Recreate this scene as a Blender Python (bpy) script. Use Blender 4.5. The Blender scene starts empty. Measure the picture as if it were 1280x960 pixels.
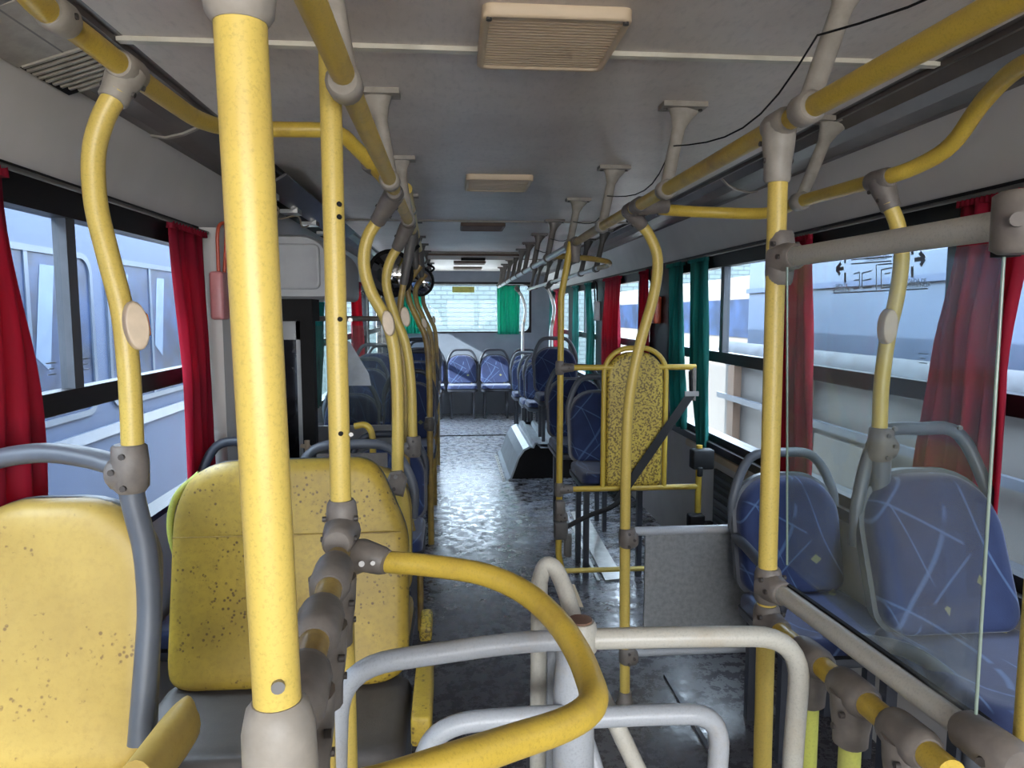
import bpy, math, random
from mathutils import Vector, Matrix
random.seed(7)
S = bpy.context.scene
COL = S.collection
PI = math.pi
# ------------------------------------------------------------------ camera
CAM = Vector((-0.217, 0.0, 1.42)); FOC = 888.0
PSI = math.atan(75/FOC); PIT = math.atan(89/(FOC/math.cos(PSI)))
fw = Vector((math.sin(PSI)*math.cos(PIT), math.cos(PSI)*math.cos(PIT), -math.sin(PIT)))
rt = Vector((math.cos(PSI), -math.sin(PSI), 0)); up = rt.cross(fw)
cd = bpy.data.cameras.new('camera'); cam = bpy.data.objects.new('camera', cd); COL.objects.link(cam)
cd.sensor_width = 36; cd.lens = FOC/1280*36; cd.clip_start = 0.05
cam.matrix_world = Matrix.Translation(CAM) @ Matrix((rt, up, -fw)).transposed().to_4x4()
S.camera = cam
# ------------------------------------------------------------------ light
W = bpy.data.worlds.new('sky'); S.world = W; W.use_nodes = True
nt = W.node_tree; nt.nodes.clear()
wo = nt.nodes.new('ShaderNodeOutputWorld'); bg = nt.nodes.new('ShaderNodeBackground')
bg.inputs[0].default_value = (0.93, 0.965, 1.0, 1); bg.inputs[1].default_value = 9.0
nt.links.new(bg.outputs[0], wo.inputs[0])
sd = bpy.data.lights.new('sun', 'SUN'); sd.energy = 8; sd.angle = 0.009; sd.color = (1, .93, .82)
sun = bpy.data.objects.new('sun', sd); COL.objects.link(sun)
sun.rotation_euler = Vector((0.80, 0.34, -0.44)).to_track_quat('-Z', 'Y').to_euler()
def portal(x, y, z, sx, sy, rot):
    l = bpy.data.lights.new('window_portal', 'AREA'); l.shape = 'RECTANGLE'; l.size = sx; l.size_y = sy
    l.cycles.is_portal = True
    o = bpy.data.objects.new('window_portal', l); COL.objects.link(o); o.location = (x, y, z); o.rotation_euler = rot
portal(0, -1.97, 1.38, 2.3, .8, (PI/2, 0, 0))
S.view_settings.view_transform = 'Standard'; S.view_settings.look = 'None'
S.view_settings.gamma = 1; S.view_settings.use_curve_mapping = False
S.view_settings.exposure = 1.3
S.cycles.use_denoising = True
S.cycles.max_bounces = 10; S.cycles.diffuse_bounces = 6; S.cycles.transparent_max_bounces = 24
S.cycles.sample_clamp_indirect = 6

# ------------------------------------------------------------------ helpers
def A(px, py, Y):                      # point on the plane y = Y seen along a line of sight
    d = fw + rt*((px-640)/FOC) - up*((py-480)/FOC)
    return CAM + d*((Y-CAM.y)/d.y)
def V(*a): return Vector(a)
def tag(o, label=None, cat=None, group=None, kind=None):
    if label: o['label'] = label
    if cat: o['category'] = cat
    if group: o['group'] = group
    if kind: o['kind'] = kind
    return o
def thing(name, label, cat, loc=(0, 0, 0), group=None, rz=0):
    o = bpy.data.objects.new(name, None); COL.objects.link(o); o.empty_display_size = .05
    o.location = loc; o.rotation_euler.z = rz
    return tag(o, label, cat, group)
class MB:
    def __init__(s): s.v = []; s.f = []; s.m = []; s.sm = []
    def add(s, vs, fs, mi=0, sm=False):
        b = len(s.v); s.v += [tuple(v) for v in vs]
        for f in fs: s.f.append([i+b for i in f]); s.m.append(mi); s.sm.append(sm)
        return s
    def box(s, x0, x1, y0, y1, z0, z1, mi=0):
        vs = [(x, y, z) for x in (x0, x1) for y in (y0, y1) for z in (z0, z1)]
        return s.add(vs, [(0, 1, 3, 2), (4, 6, 7, 5), (0, 4, 5, 1), (2, 3, 7, 6), (0, 2, 6, 4), (1, 5, 7, 3)], mi)
    def obox(s, c, ax, ay, az, mi=0):
        c = Vector(c); vs = [c+ax*i+ay*j+az*k for i in (-1, 1) for j in (-1, 1) for k in (-1, 1)]
        return s.add(vs, [(0, 1, 3, 2), (4, 6, 7, 5), (0, 4, 5, 1), (2, 3, 7, 6), (0, 2, 6, 4), (1, 5, 7, 3)], mi)
    def rings(s, rs, mi=0, sm=True, cap=True, closed=False):
        n = len(rs[0]); vs = [p for r in rs for p in r]; fs = []
        m = len(rs)
        for i in range(m-1 if not closed else m):
            for j in range(n):
                a = i*n+j; b = i*n+(j+1) % n; c = ((i+1) % m)*n
                fs.append((a, b, c+(j+1) % n, c+j))
        s.add(vs, fs, mi, sm)
        if cap and not closed:
            s.add(rs[0], [tuple(range(n))[::-1]], mi); s.add(rs[-1], [tuple(range(n))], mi)
        return s
    def sweep(s, pts, rad, n=14, mi=0, ry=None, cap=True, closed=False):
        pts = [Vector(p) for p in pts]; rs = []; N = None; m = len(pts)
        for i, p in enumerate(pts):
            t = (pts[(i+1) % m]-pts[i-1]) if closed else (pts[min(i+1, m-1)]-pts[max(i-1, 0)])
            if t.length < 1e-9: t = Vector((0, 0, 1))
            t.normalize()
            if N is None:
                N = t.cross(Vector((0, 1, 0)) if abs(t.y) < .8 else Vector((0, 0, 1)))
            N = N - t*N.dot(t); N.normalize(); B = t.cross(N)
            r = rad[i] if isinstance(rad, (list, tuple)) else rad
            q = r if ry is None else ry
            rs.append([p+N*(r*math.cos(2*PI*k/n))+B*(q*math.sin(2*PI*k/n)) for k in range(n)])
        return s.rings(rs, mi, True, cap, closed)
    def cyl(s, a, b, r, n=14, mi=0, r2=None):
        return s.sweep([a, b], [r, r if r2 is None else r2], n, mi)
    def build(s, name, mats, parent=None, smooth=None):
        me = bpy.data.meshes.new(name); me.from_pydata(s.v, [], s.f)
        if not isinstance(mats, (list, tuple)): mats = [mats]
        for m in mats: me.materials.append(m)
        me.polygons.foreach_set('material_index', s.m)
        me.polygons.foreach_set('use_smooth', s.sm)
        me.update()
        o = bpy.data.objects.new(name, me); COL.objects.link(o)
        if parent: o.parent = parent
        return o
def bevel(o, w=.005, seg=2):
    m = o.modifiers.new('bevel', 'BEVEL'); m.width = w; m.segments = seg; m.limit_method = 'ANGLE'; m.angle_limit = .7
    for p in o.data.polygons: p.use_smooth = True
    return o
def fillet(pts, r=.06, k=6):
    pts = [Vector(p) for p in pts]; out = [pts[0]]
    for i in range(1, len(pts)-1):
        a, b, c = pts[i-1], pts[i], pts[i+1]
        ra = min(r, (a-b).length*.49); rc = min(r, (c-b).length*.49)
        p0 = b+(a-b).normalized()*ra; p1 = b+(c-b).normalized()*rc
        for j in range(k+1):
            t = j/k; out.append(p0*(1-t)**2+b*2*t*(1-t)+p1*t*t)
    out.append(pts[-1]); return out
def smooth(pts, k=6):
    pts = [Vector(p) for p in pts]; P = [pts[0]*2-pts[1]]+pts+[pts[-1]*2-pts[-2]]; out = []
    for i in range(1, len(P)-2):
        for j in range(k):
            t = j/k; a, b, c, d = P[i-1:i+3]
            out.append(.5*((2*b)+(c-a)*t+(2*a-5*b+4*c-d)*t*t+(3*b-a-3*c+d)*t**3))
    out.append(pts[-1]); return out
def closed_arc(c, u, v, ru, rv, n=32):
    return [c+u*(ru*math.cos(2*PI*i/n))+v*(rv*math.sin(2*PI*i/n)) for i in range(n)]
def rrect(w, h, r, k=6, cx=0, cz=0, chamfer=None):     # rounded rectangle outline in (x,z)
    out = []
    rr = r if isinstance(r, (list, tuple)) else [r]*4    # tr, tl, bl, br
    for (sx, sz, a0), q in zip(((1, 1, 0), (-1, 1, PI/2), (-1, -1, PI), (1, -1, 1.5*PI)), rr):
        q = min(q, w/2-.001, h/2-.001)
        for i in range(k+1):
            a = a0+PI/2*i/k
            out.append((cx+sx*(w/2-q)+q*math.cos(a), cz+sz*(h/2-q)+q*math.sin(a)))
    return out
def pad(mb, outline, thick, fn, mi=0, prof=None, back=True, edge=.35, dish=0.0, back_mi=None):
    """cushion: outline in (u,w); depth runs along the third axis; fn(u,w,d)->xyz. d grows towards the viewer side"""
    cx = sum(p[0] for p in outline)/len(outline); cz = sum(p[1] for p in outline)/len(outline)
    prof = prof or [(1.0, 0), (1.0, .45), (.985, .75), (.95, .93), (.9, 1.0), (.8, 1-dish*.3), (.6, 1-dish*.8), (.3, 1-dish), (.04, 1-dish)]
    rs = []
    for sc, d in prof: rs.append([fn(cx+(u-cx)*sc, cz+(w-cz)*sc, d*thick) for u, w in outline])
    mb.rings(rs, mi, True, False)
    mb.add(rs[-1], [tuple(range(len(outline)))], mi, True)
    if back: mb.add(rs[0], [tuple(range(len(outline)))[::-1]], mi if back_mi is None else back_mi)
    return mb

# ------------------------------------------------------------------ materials
def mat(name): 
    m = bpy.data.materials.new(name); m.use_nodes = True
    return m, m.node_tree, m.node_tree.nodes['Principled BSDF']
def noise(t, scale, detail=4, rough=.6, vec=None, coord='Object', stretch=None):
    n = t.nodes.new('ShaderNodeTexNoise'); n.inputs['Scale'].default_value = scale
    n.inputs['Detail'].default_value = detail; n.inputs['Roughness'].default_value = rough
    tc = t.nodes.new('ShaderNodeTexCoord'); src = tc.outputs[coord]
    if stretch:
        mp = t.nodes.new('ShaderNodeMapping'); mp.inputs['Scale'].default_value = stretch
        t.links.new(src, mp.inputs[0]); src = mp.outputs[0]
    t.links.new(vec or src, n.inputs['Vector']); return n.outputs['Fac']
def ramp(t, fac, stops):
    r = t.nodes.new('ShaderNodeValToRGB'); e = r.color_ramp.elements
    while len(e) < len(stops): e.new(.5)
    for k, (p, c) in enumerate(stops):
        e[k].position = p; e[k].color = (c, c, c, 1) if isinstance(c, (int, float)) else (*c, 1)
    t.links.new(fac, r.inputs[0]); return r.outputs[0]
def mix(t, fac, a, b, mode='MIX'):
    m = t.nodes.new('ShaderNodeMix'); m.data_type = 'RGBA'; m.blend_type = mode
    for s_, v_ in ((0, fac), (6, a), (7, b)):
        if isinstance(v_, (int, float)): m.inputs[s_].default_value = v_
        elif isinstance(v_, tuple): m.inputs[s_].default_value = (*v_, 1)
        else: t.links.new(v_, m.inputs[s_])
    return m.outputs[2]
def bump(t, b, h, strength=.2, dist=.002):
    n = t.nodes.new('ShaderNodeBump'); n.inputs['Strength'].default_value = strength; n.inputs['Distance'].default_value = dist
    t.links.new(h, n.inputs['Height']); t.links.new(n.outputs[0], b.inputs['Normal'])
def simple(name, c, rough=.5, metal=0, var=.12, vs=9, bs=0, bsc=200, spec=.5):
    m, t, b = mat(name)
    d = tuple(x*(1-var*2) for x in c)
    t.links.new(mix(t, ramp(t, noise(t, vs), [(.35, 0), (.65, 1)]), d, c), b.inputs['Base Color'])
    b.inputs['Roughness'].default_value = rough; b.inputs['Metallic'].default_value = metal
    b.inputs['Specular IOR Level'].default_value = spec
    if bs: bump(t, b, noise(t, bsc, 2), bs)
    return m
def pipe_mat(name, c, worn, rough=.38, lo=.52, hi=.72):
    m, t, b = mat(name)
    n1 = ramp(t, noise(t, 6, 6, .7), [(lo, 0), (hi, 1)])
    n2 = ramp(t, noise(t, 260, 3, .7), [(.50, 0), (.75, .6)])
    c1 = mix(t, n1, c, worn); c2 = mix(t, n2, c1, tuple(x*.6 for x in c))
    t.links.new(c2, b.inputs['Base Color']); b.inputs['Roughness'].default_value = rough
    bump(t, b, noise(t, 60, 2), .03, .001)
    return m
YEL = pipe_mat('yellow_pipe', (.58, .40, .055), (.37, .24, .05))
YELC = pipe_mat('yellow_pipe_clean', (.60, .44, .10), (.49, .335, .085), lo=.6, hi=.85)
YELW = pipe_mat('yellow_pipe_worn', (.46, .31, .07), (.20, .125, .05), lo=.40, hi=.62)
PLM = pipe_mat('pale_lime_pipe', (.52, .54, .11), (.42, .42, .11))
WHP = pipe_mat('white_pipe', (.46, .44, .385), (.40, .33, .24), lo=.55, hi=.8)
WHG = pipe_mat('grey_white_pipe', (.38, .40, .43), (.36, .32, .27), lo=.58, hi=.8)
GRYB = simple('grey_bracket', (.185, .16, .14), .5, var=.15, vs=25, bs=.1)
BEIB = simple('beige_bracket', (.33, .295, .25), .5, var=.12, vs=25, bs=.1)
DGB = simple('dark_bracket', (.12, .11, .10), .5, var=.15)
SCREW = simple('dark_screw', (.06, .05, .045), .5)
CHROME = simple('bright_screw', (.28, .27, .26), .4, .8)
BLK = simple('black_rubber', (.009, .008, .008), .7, spec=.2)
FRM = simple('black_window_frame', (.007, .006, .007), .4, var=.1, spec=.3)
SFR = simple('grey_seat_shell', (.10, .11, .13), .42, var=.1, vs=6)
SFRD = simple('dark_seat_shell', (.045, .05, .065), .45, var=.1, vs=6)
CREAM = simple('cream_plastic', (.60, .47, .32), .5, var=.06, vs=5)
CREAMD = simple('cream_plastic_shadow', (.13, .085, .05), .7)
BROWN = simple('brown_vent', (.16, .10, .07), .6)
WALLG = simple('grey_wall_panel', (.62, .59, .56), .55, var=.05, vs=3, bs=.15, bsc=300)
WALLB = simple('blue_grey_wall_panel', (.22, .25, .30), .5, var=.08, vs=4)
COVE = simple('brown_cove', (.105, .085, .078), .38, var=.18, vs=4)
METAL = simple('brushed_metal', (.50, .50, .49), .3, .9, var=.1)
TREAD = simple('silver_floor_strip', (.62, .62, .60), .35, .6, var=.15, vs=15)
COVER = simple('grey_plastic_cover', (.36, .36, .36), .42, var=.06)
PLATE = simple('cream_metal_plate', (.42, .38, .31), .45, .1, var=.08, vs=5)
BTN = simple('beige_stop_button', (.62, .49, .35), .45, var=.07, vs=30)
ORG = simple('orange_button', (.75, .22, .06), .4)
REDP = simple('red_plastic', (.55, .09, .04), .35)
PINK = simple('pink_plastic', (.55, .22, .22), .4)
BELT = simple('black_belt', (.008, .008, .009), .6, bs=.2)
ARCH = simple('ribbed_grey_cover', (.48, .54, .58), .35, .3, var=.1)
CUSHG = simple('dark_grey_vinyl', (.085, .075, .07), .6, var=.12, vs=12, bs=.2)
def ceiling_mat():
    m, t, b = mat('grey_ceiling_fabric')
    n = ramp(t, noise(t, 1.6, 5, .65), [(.35, 0), (.7, 1)])
    c = mix(t, n, (.52, .455, .41), (.68, .62, .56))
    n2 = ramp(t, noise(t, 60, 4, .7, stretch=(1, .35, 1)), [(.5, 0), (.75, .35)])
    c = mix(t, n2, c, (.27, .24, .23))
    t.links.new(c, b.inputs['Base Color']); b.inputs['Roughness'].default_value = .42
    b.inputs['Specular IOR Level'].default_value = .6
    bump(t, b, noise(t, 260, 3), .18, .002); return m
CEIL = ceiling_mat()
def floor_mat():
    m, t, b = mat('worn_dark_floor')
    n = ramp(t, noise(t, 5, 8, .75, stretch=(1, 1.3, 1)), [(.44, 0), (.56, 1)])
    tcf = t.nodes.new('ShaderNodeTexCoord'); sx = t.nodes.new('ShaderNodeSeparateXYZ'); t.links.new(tcf.outputs['Object'], sx.inputs[0])
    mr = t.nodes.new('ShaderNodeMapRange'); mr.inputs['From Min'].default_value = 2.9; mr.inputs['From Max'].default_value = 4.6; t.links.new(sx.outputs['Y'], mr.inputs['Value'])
    rear_sheen = t.nodes.new('ShaderNodeMapRange'); rear_sheen.inputs['From Min'].default_value = 5.8; rear_sheen.inputs['From Max'].default_value = 7.6; t.links.new(sx.outputs['Y'], rear_sheen.inputs['Value'])  # base colour lightened towards the rear, painting in the rear-window reflection
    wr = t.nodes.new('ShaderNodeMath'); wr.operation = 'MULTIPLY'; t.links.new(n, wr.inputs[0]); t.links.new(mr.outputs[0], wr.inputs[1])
    base = mix(t, rear_sheen.outputs[0], (.060, .056, .064), (.24, .235, .25))
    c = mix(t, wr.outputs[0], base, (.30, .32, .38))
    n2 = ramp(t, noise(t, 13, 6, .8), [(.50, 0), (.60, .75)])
    c = mix(t, n2, c, mix(t, rear_sheen.outputs[0], (.066, .06, .068), (.22, .21, .22)))
    t.links.new(c, b.inputs['Base Color'])
    r = ramp(t, noise(t, 16, 6, .8), [(.40, .14), (.6, .42)])
    b.inputs['Specular IOR Level'].default_value = .8
    t.links.new(r, b.inputs['Roughness']); bump(t, b, noise(t, 12, 5, .7), .18, .005)
    return m
FLOOR = floor_mat()
def spotted(name, base, dark, spot, dens=.5, fine=False):
    m, t, b = mat(name)
    tc = t.nodes.new('ShaderNodeTexCoord')
    c = mix(t, ramp(t, noise(t, 3.5, 5, .65), [(.4, 0), (.72, 1)]), base, dark)
    vo = t.nodes.new('ShaderNodeTexVoronoi'); vo.inputs['Scale'].default_value = 80 if not fine else 120
    t.links.new(tc.outputs['Object'], vo.inputs['Vector'])
    s = ramp(t, vo.outputs['Distance'], [(.20, .95), (.36, 0)])
    c = mix(t, ramp(t, noise(t, 70, 4, .75), [(.48, 0), (.66, .55)]), c, dark)
    if fine: c = mix(t, ramp(t, noise(t, 95, 2, .5), [(.50, 0), (.57, .9)]), c, spot)
    k = ramp(t, noise(t, 9, 5, .8), [(dens, 0), (dens+.06, 1)])
    mu = t.nodes.new('ShaderNodeMath'); mu.operation = 'MULTIPLY'; t.links.new(s, mu.inputs[0]); t.links.new(k, mu.inputs[1])
    c = mix(t, mu.outputs[0], c, spot)
    t.links.new(c, b.inputs['Base Color']); b.inputs['Roughness'].default_value = .48
    bump(t, b, noise(t, 220, 3), .15, .001); return m
YS1 = spotted('yellow_vinyl_clean', (.43, .295, .07), (.34, .225, .055), (.17, .10, .035), .54)
YS2 = spotted('yellow_vinyl_spotted', (.48, .33, .042), (.29, .19, .033), (.12, .07, .022), .50)
YS3 = spotted('yellow_vinyl_worn', (.58, .42, .06), (.44, .30, .05), (.13, .08, .02), .55, True)
def blue_mat():
    m, t, b = mat('blue_patterned_moquette')
    tc = t.nodes.new('ShaderNodeTexCoord')
    c = mix(t, ramp(t, noise(t, 6, 4), [(.35, 0), (.65, 1)]), (.007, .016, .066), (.011, .026, .098))
    for k, (ang, sc, ds) in enumerate(((.5, 1.9, 3.0), (-.75, 1.6, 2.0), (1.35, 1.3, 4.0), (-.2, 1.1, 6.0))):
        mp = t.nodes.new('ShaderNodeMapping'); mp.inputs['Rotation'].default_value = (0, ang, 0)
        mp.inputs['Location'].default_value = (k*.31, 0, k*.17)
        t.links.new(tc.outputs['Object'], mp.inputs[0])
        wv = t.nodes.new('ShaderNodeTexWave'); wv.bands_direction = 'X'; wv.inputs['Scale'].default_value = sc
        wv.inputs['Distortion'].default_value = ds; wv.inputs['Detail'].default_value = 0; wv.inputs['Detail Scale'].default_value = 1.2
        t.links.new(mp.outputs[0], wv.inputs['Vector'])
        l = ramp(t, wv.outputs['Fac'], [(.9975, 0), (.9995, .8)])
        mk = ramp(t, noise(t, 5+k, 1), [(.46, 0), (.50, 1)])
        mu = t.nodes.new('ShaderNodeMath'); mu.operation = 'MULTIPLY'; t.links.new(l, mu.inputs[0]); t.links.new(mk, mu.inputs[1])
        c = mix(t, mu.outputs[0], c, (.075, .13, .26))
    v2 = t.nodes.new('ShaderNodeTexVoronoi'); v2.distance = 'MANHATTAN'; v2.inputs['Scale'].default_value = 7
    t.links.new(tc.outputs['Object'], v2.inputs['Vector'])
    l = ramp(t, v2.outputs['Distance'], [(.13, .8), (.15, 0)])
    c = mix(t, l, c, ramp(t, v2.outputs['Color'], [(.3, (.13, .17, .22)), (.5, (.24, .23, .09))]))
    t.links.new(c, b.inputs['Base Color']); b.inputs['Roughness'].default_value = .8
    b.inputs['Sheen Weight'].default_value = .3
    bump(t, b, noise(t, 300, 2), .2, .001); return m
BLUE = blue_mat()
def cloth(name, c, dk):
    m, t, b = mat(name)
    cc = mix(t, ramp(t, noise(t, 14, 3, .5, stretch=(1, 1, .1)), [(.35, 0), (.65, 1)]), dk, c)
    t.links.new(cc, b.inputs['Base Color']); b.inputs['Roughness'].default_value = .75
    tr = t.nodes.new('ShaderNodeBsdfTranslucent'); t.links.new(cc, tr.inputs[0])
    mx = t.nodes.new('ShaderNodeMixShader'); mx.inputs[0].default_value = .45
    o = t.nodes['Material Output']
    t.links.new(b.outputs[0], mx.inputs[1]); t.links.new(tr.outputs[0], mx.inputs[2]); t.links.new(mx.outputs[0], o.inputs[0])
    return m
REDC = cloth('red_curtain_cloth', (.50, .010, .045), (.32, .006, .028))
GRNC = cloth('green_curtain_cloth', (.035, .31, .27), (.012, .14, .13))
def glass(name, tint, haze=.10, hazec=(.75, .8, .85), gl=.06):
    m, t, b = mat(name); t.nodes.remove(b)
    tr = t.nodes.new('ShaderNodeBsdfTransparent'); tr.inputs[0].default_value = (*tint, 1)
    df = t.nodes.new('ShaderNodeBsdfDiffuse'); df.inputs[0].default_value = (*hazec, 1)
    g = t.nodes.new('ShaderNodeBsdfGlossy'); g.inputs['Roughness'].default_value = .03
    m1 = t.nodes.new('ShaderNodeMixShader'); m2 = t.nodes.new('ShaderNodeMixShader')
    h = ramp(t, noise(t, 2.5, 5, .7), [(.3, haze*.5), (.75, haze*1.6)])
    t.links.new(h, m1.inputs[0]); t.links.new(tr.outputs[0], m1.inputs[1]); t.links.new(df.outputs[0], m1.inputs[2])
    m2.inputs[0].default_value = gl; t.links.new(m1.outputs[0], m2.inputs[1]); t.links.new(g.outputs[0], m2.inputs[2])
    t.links.new(m2.outputs[0], t.nodes['Material Output'].inputs[0]); return m
GLASS = glass('window_glass', (.80, .88, .95), .04, (.4, .45, .5), .008)
SCRN = glass('dusty_clear_panel', (.93, .965, .95), .10, (.34, .38, .38), .045)
GEDGE = simple('green_glass_edge', (.26, .33, .28), .2)
MIRR = simple('mirror_face', (.5, .5, .5), .06, 1, var=.02)

# ------------------------------------------------------------------ bus shell
HW = 1.175; YR = 10.0; YF = -2.0; ZC = 2.0
def struct(name, mb, m, parent=None):
    o = mb.build(name, m, parent)
    if parent is None: o['kind'] = 'structure'
    return o
f = struct('floor', MB().box(-HW-.03, HW+.03, YF, YR, -.06, 0), FLOOR)
cb = MB().box(-.90, .90, YF, YR, ZC, ZC+.04)
struct('ceiling', cb, CEIL)
for i, y in enumerate((1.62, 4.55, 7.70)):
    struct('trim_%d' % (i+1), MB().box(-.93, .93, y, y+.022, ZC-.010, ZC), simple('cream_joint_strip', (.62, .58, .48), .4) if i == 0 else BEIB)
# left: window 1 (0.2..2.85), door bay (2.85..4.7), windows beyond;  right: five windows
ZS, ZT = .76, 1.745
LW = [(0.35, 2.82), (4.75, 6.35), (6.55, 8.1), (8.3, 9.75)]
RW = [(0.15, 1.30), (1.42, 4.48), (4.85, 6.50), (6.72, 8.15), (8.35, 9.75)]
def side_wall(name, s, wins, sill=ZS, skip=None):
    mb = MB(); x0, x1 = sorted((s*HW, s*(HW+.06)))
    y = YF
    for a, b in wins+[(YR, YR)]:
        if a > y: mb.box(x0, x1, y, a, 0 if not (skip and skip[0] >= y-.01 and skip[1] <= a+.01) else 1.75, ZT)
        if b > a: mb.box(x0, x1, a, b, 0, sill)
        y = b
    # leaning upper panel from the window head to the cove
    P = [(HW, ZT), (1.09, 1.94), (1.13, 1.97), (HW+.06, ZT)]
    r0 = [V(s*x, YF, z) for x, z in P]; r1 = [V(s*x, YR, z) for x, z in P]
    mb.rings([r0, r1], 0, False)
    return struct(name, mb, WALLG)
side_wall('wall_left', -1, LW, skip=None)
side_wall('wall_right', 1, RW)
for s, n in ((-1, 'trim_4'), (1, 'trim_5')):       # dark cove duct between wall panel and ceiling
    prof = [(1.09, 1.94), (1.05, 1.935), (1.0, 1.947), (.96, 1.965), (.925, 1.997), (.90, 2.0), (.90, 2.04), (1.12, 2.04)]
    mb = MB().rings([[V(s*x, YF, z) for x, z in prof], [V(s*x, YR, z) for x, z in prof]], 0, False)
    mb.box(*sorted((s*.915, s*.925)), YF, YR, 1.985, 1.999, 0)
    struct(n, mb, COVE)
for k_, (s, y) in enumerate(((-1, 2.22), (1, 3.0))):
    pr_ = [(1.09, 1.94), (1.05, 1.935), (1.0, 1.947), (.96, 1.965), (.925, 1.997)]
    mb = MB()
    for (xa, za), (xb, zb) in zip(pr_[:-1], pr_[1:]):
        mb.rings([[V(s*xa, y_, za), V(s*xb, y_, zb), V(s*xb, y_, zb-.006), V(s*xa, y_, za-.006)] for y_ in (y, y+.018)], 0, False)
    struct('trim_%d' % (30+k_), mb, BEIB)
# rear wall with window
mb = MB(); RX0, RX1, RZ0, RZ1 = -.90, .90, 1.145, 1.85
mb.box(-HW, RX0, YR, YR+.08, 0, 2.0); mb.box(RX1, HW, YR, YR+.08, 0, 2.0)
mb.box(RX0, RX1, YR, YR+.08, 0, RZ0); mb.box(RX0, RX1, YR, YR+.08, RZ1, 2.0)
struct('wall_rear', mb, WALLB)
# front bulkhead below the windscreen (behind the camera), opening narrowed to dim front light
struct('wall_front', MB().box(-HW, HW, YF-.06, YF, 0, .98).box(-HW, HW, YF-.06, YF, 1.78, 2.04), WALLG)
def window(i, s, y0, y1, z0=ZS, z1=ZT, bar=None, div=None):
    X = s*(HW+.012); o = s*.035
    xa, xb = sorted((X-s*.02, X+o))
    t = .052; hd = .088
    mb = MB().box(xa, xb, y0, y1, z1-hd, z1).box(*sorted((X-s*.02, s*(HW+.064))), y0, y1, z0, z0+(.055 if s > 0 else .02))
    mb.box(xa, xb, y0, y0+t, z0, z1).box(xa, xb, y1-t, y1, z0, z1)
    # rounded inner corners
    for (yc, sy) in ((y0+t, 1), (y1-t, -1)):
        for (zc, sz) in ((z1-hd, -1), (z0+.03, 1)):
            R = .08; pts = [(0, 0)]+[(R-R*math.sin(a), R-R*math.cos(a)) for a in [PI/2*k/6 for k in range(7)]]
            v0 = [V(xa+.004, yc+sy*u, zc+sz*w) for u, w in pts]; v1 = [V(xb-.004, yc+sy*u, zc+sz*w) for u, w in pts]
            mb.rings([v0, v1], 0, False)
    w = struct('window_%d' % i, mb, FRM)
    if bar: MB().box(*sorted((X-s*.012, X+s*.03)), y0+t, y1-t, bar-.028, bar+.028).build('middle_rail', FRM, w)
    for d in div or ():
        MB().box(*sorted((X-s*.008, X+s*.026)), d-.022, d+.022, bar, z1-hd).build('divider', simple('grey_divider', (.06, .065, .075), .35), w)
    MB().box(*sorted((X+s*.010, X+s*.015)), y0+.03, y1-.03, z0+.015, z1-.03).build('glass_pane', GLASS, w)
    return w
n = 1
for a, b in LW: window(n, -1, a, b, ZS, ZT, 1.20, [a+(b-a)*.62] if n > 1 else [1.92]); n += 1
for (a, b), d in zip(RW, ([.7], [1.90, 3.60], [5.25], [7.45], [9.1])):
    w = window(n, 1, a, b, ZS-.04, ZT, 1.19, d); n += 1
for k_, (a, b) in enumerate(((1.28, 1.44), (4.46, 4.87), (6.48, 6.74), (8.13, 8.37))):
    struct('trim_%d' % (20+k_), MB().box(HW-.008, HW, a, b, .70, ZT), FRM)
# rear window
mb = MB(); t = .03
for q in ((RX0, RX1, RZ0, RZ0+t*.6), (RX0, RX1, RZ1-t, RZ1), (RX0, RX0+t, RZ0, RZ1), (RX1-t, RX1, RZ0, RZ1)):
    mb.box(q[0], q[1], YR-.012, YR+.05, q[2], q[3])
for sx in (-1, 1):
    for zc, sz in ((RZ0+t*.6, 1), (RZ1-t, -1)):
        R = .09; pts = [(0, 0)]+[(R-R*math.sin(a), R-R*math.cos(a)) for a in [PI/2*k/6 for k in range(7)]]
        xc = sx*(RX1-t)
        mb.rings([[V(xc-sx*u, YR-.01, zc+sz*w) for u, w in pts], [V(xc-sx*u, YR+.045, zc+sz*w) for u, w in pts]], 0, False)
w = struct('window_%d' % n, mb, FRM)
MB().box(RX0+.01, RX1-.01, YR+.02, YR+.026, RZ0+.01, RZ1-.01).build('glass_pane', GLASS, w)
# right sill: dark trim with cream padded ledge, lower wall vent
struct('trim_6', MB().box(HW-.03, HW, 1.3, YR, .695, .735), simple('dark_sill', (.03, .03, .035), .4))
struct('trim_7', MB().box(HW-.035, HW, 3.2, 4.0, .655, .69), CREAM)
mb = MB().box(HW-.014, HW, 3.05, 3.60, .18, .60)
ht = mb.build('heater_grille', simple('dark_vent_back', (.07, .07, .075), .5))
tag(ht, 'dark slatted vent grille low on the right wall below the window', 'vent')
ml = MB()
for k in range(9): ml.box(HW-.022, HW-.013, 3.08, 3.57, .22+k*.042, .238+k*.042)
sl = ml.build('slats', SFR, ht); sl['kind'] = 'stuff'

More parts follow.
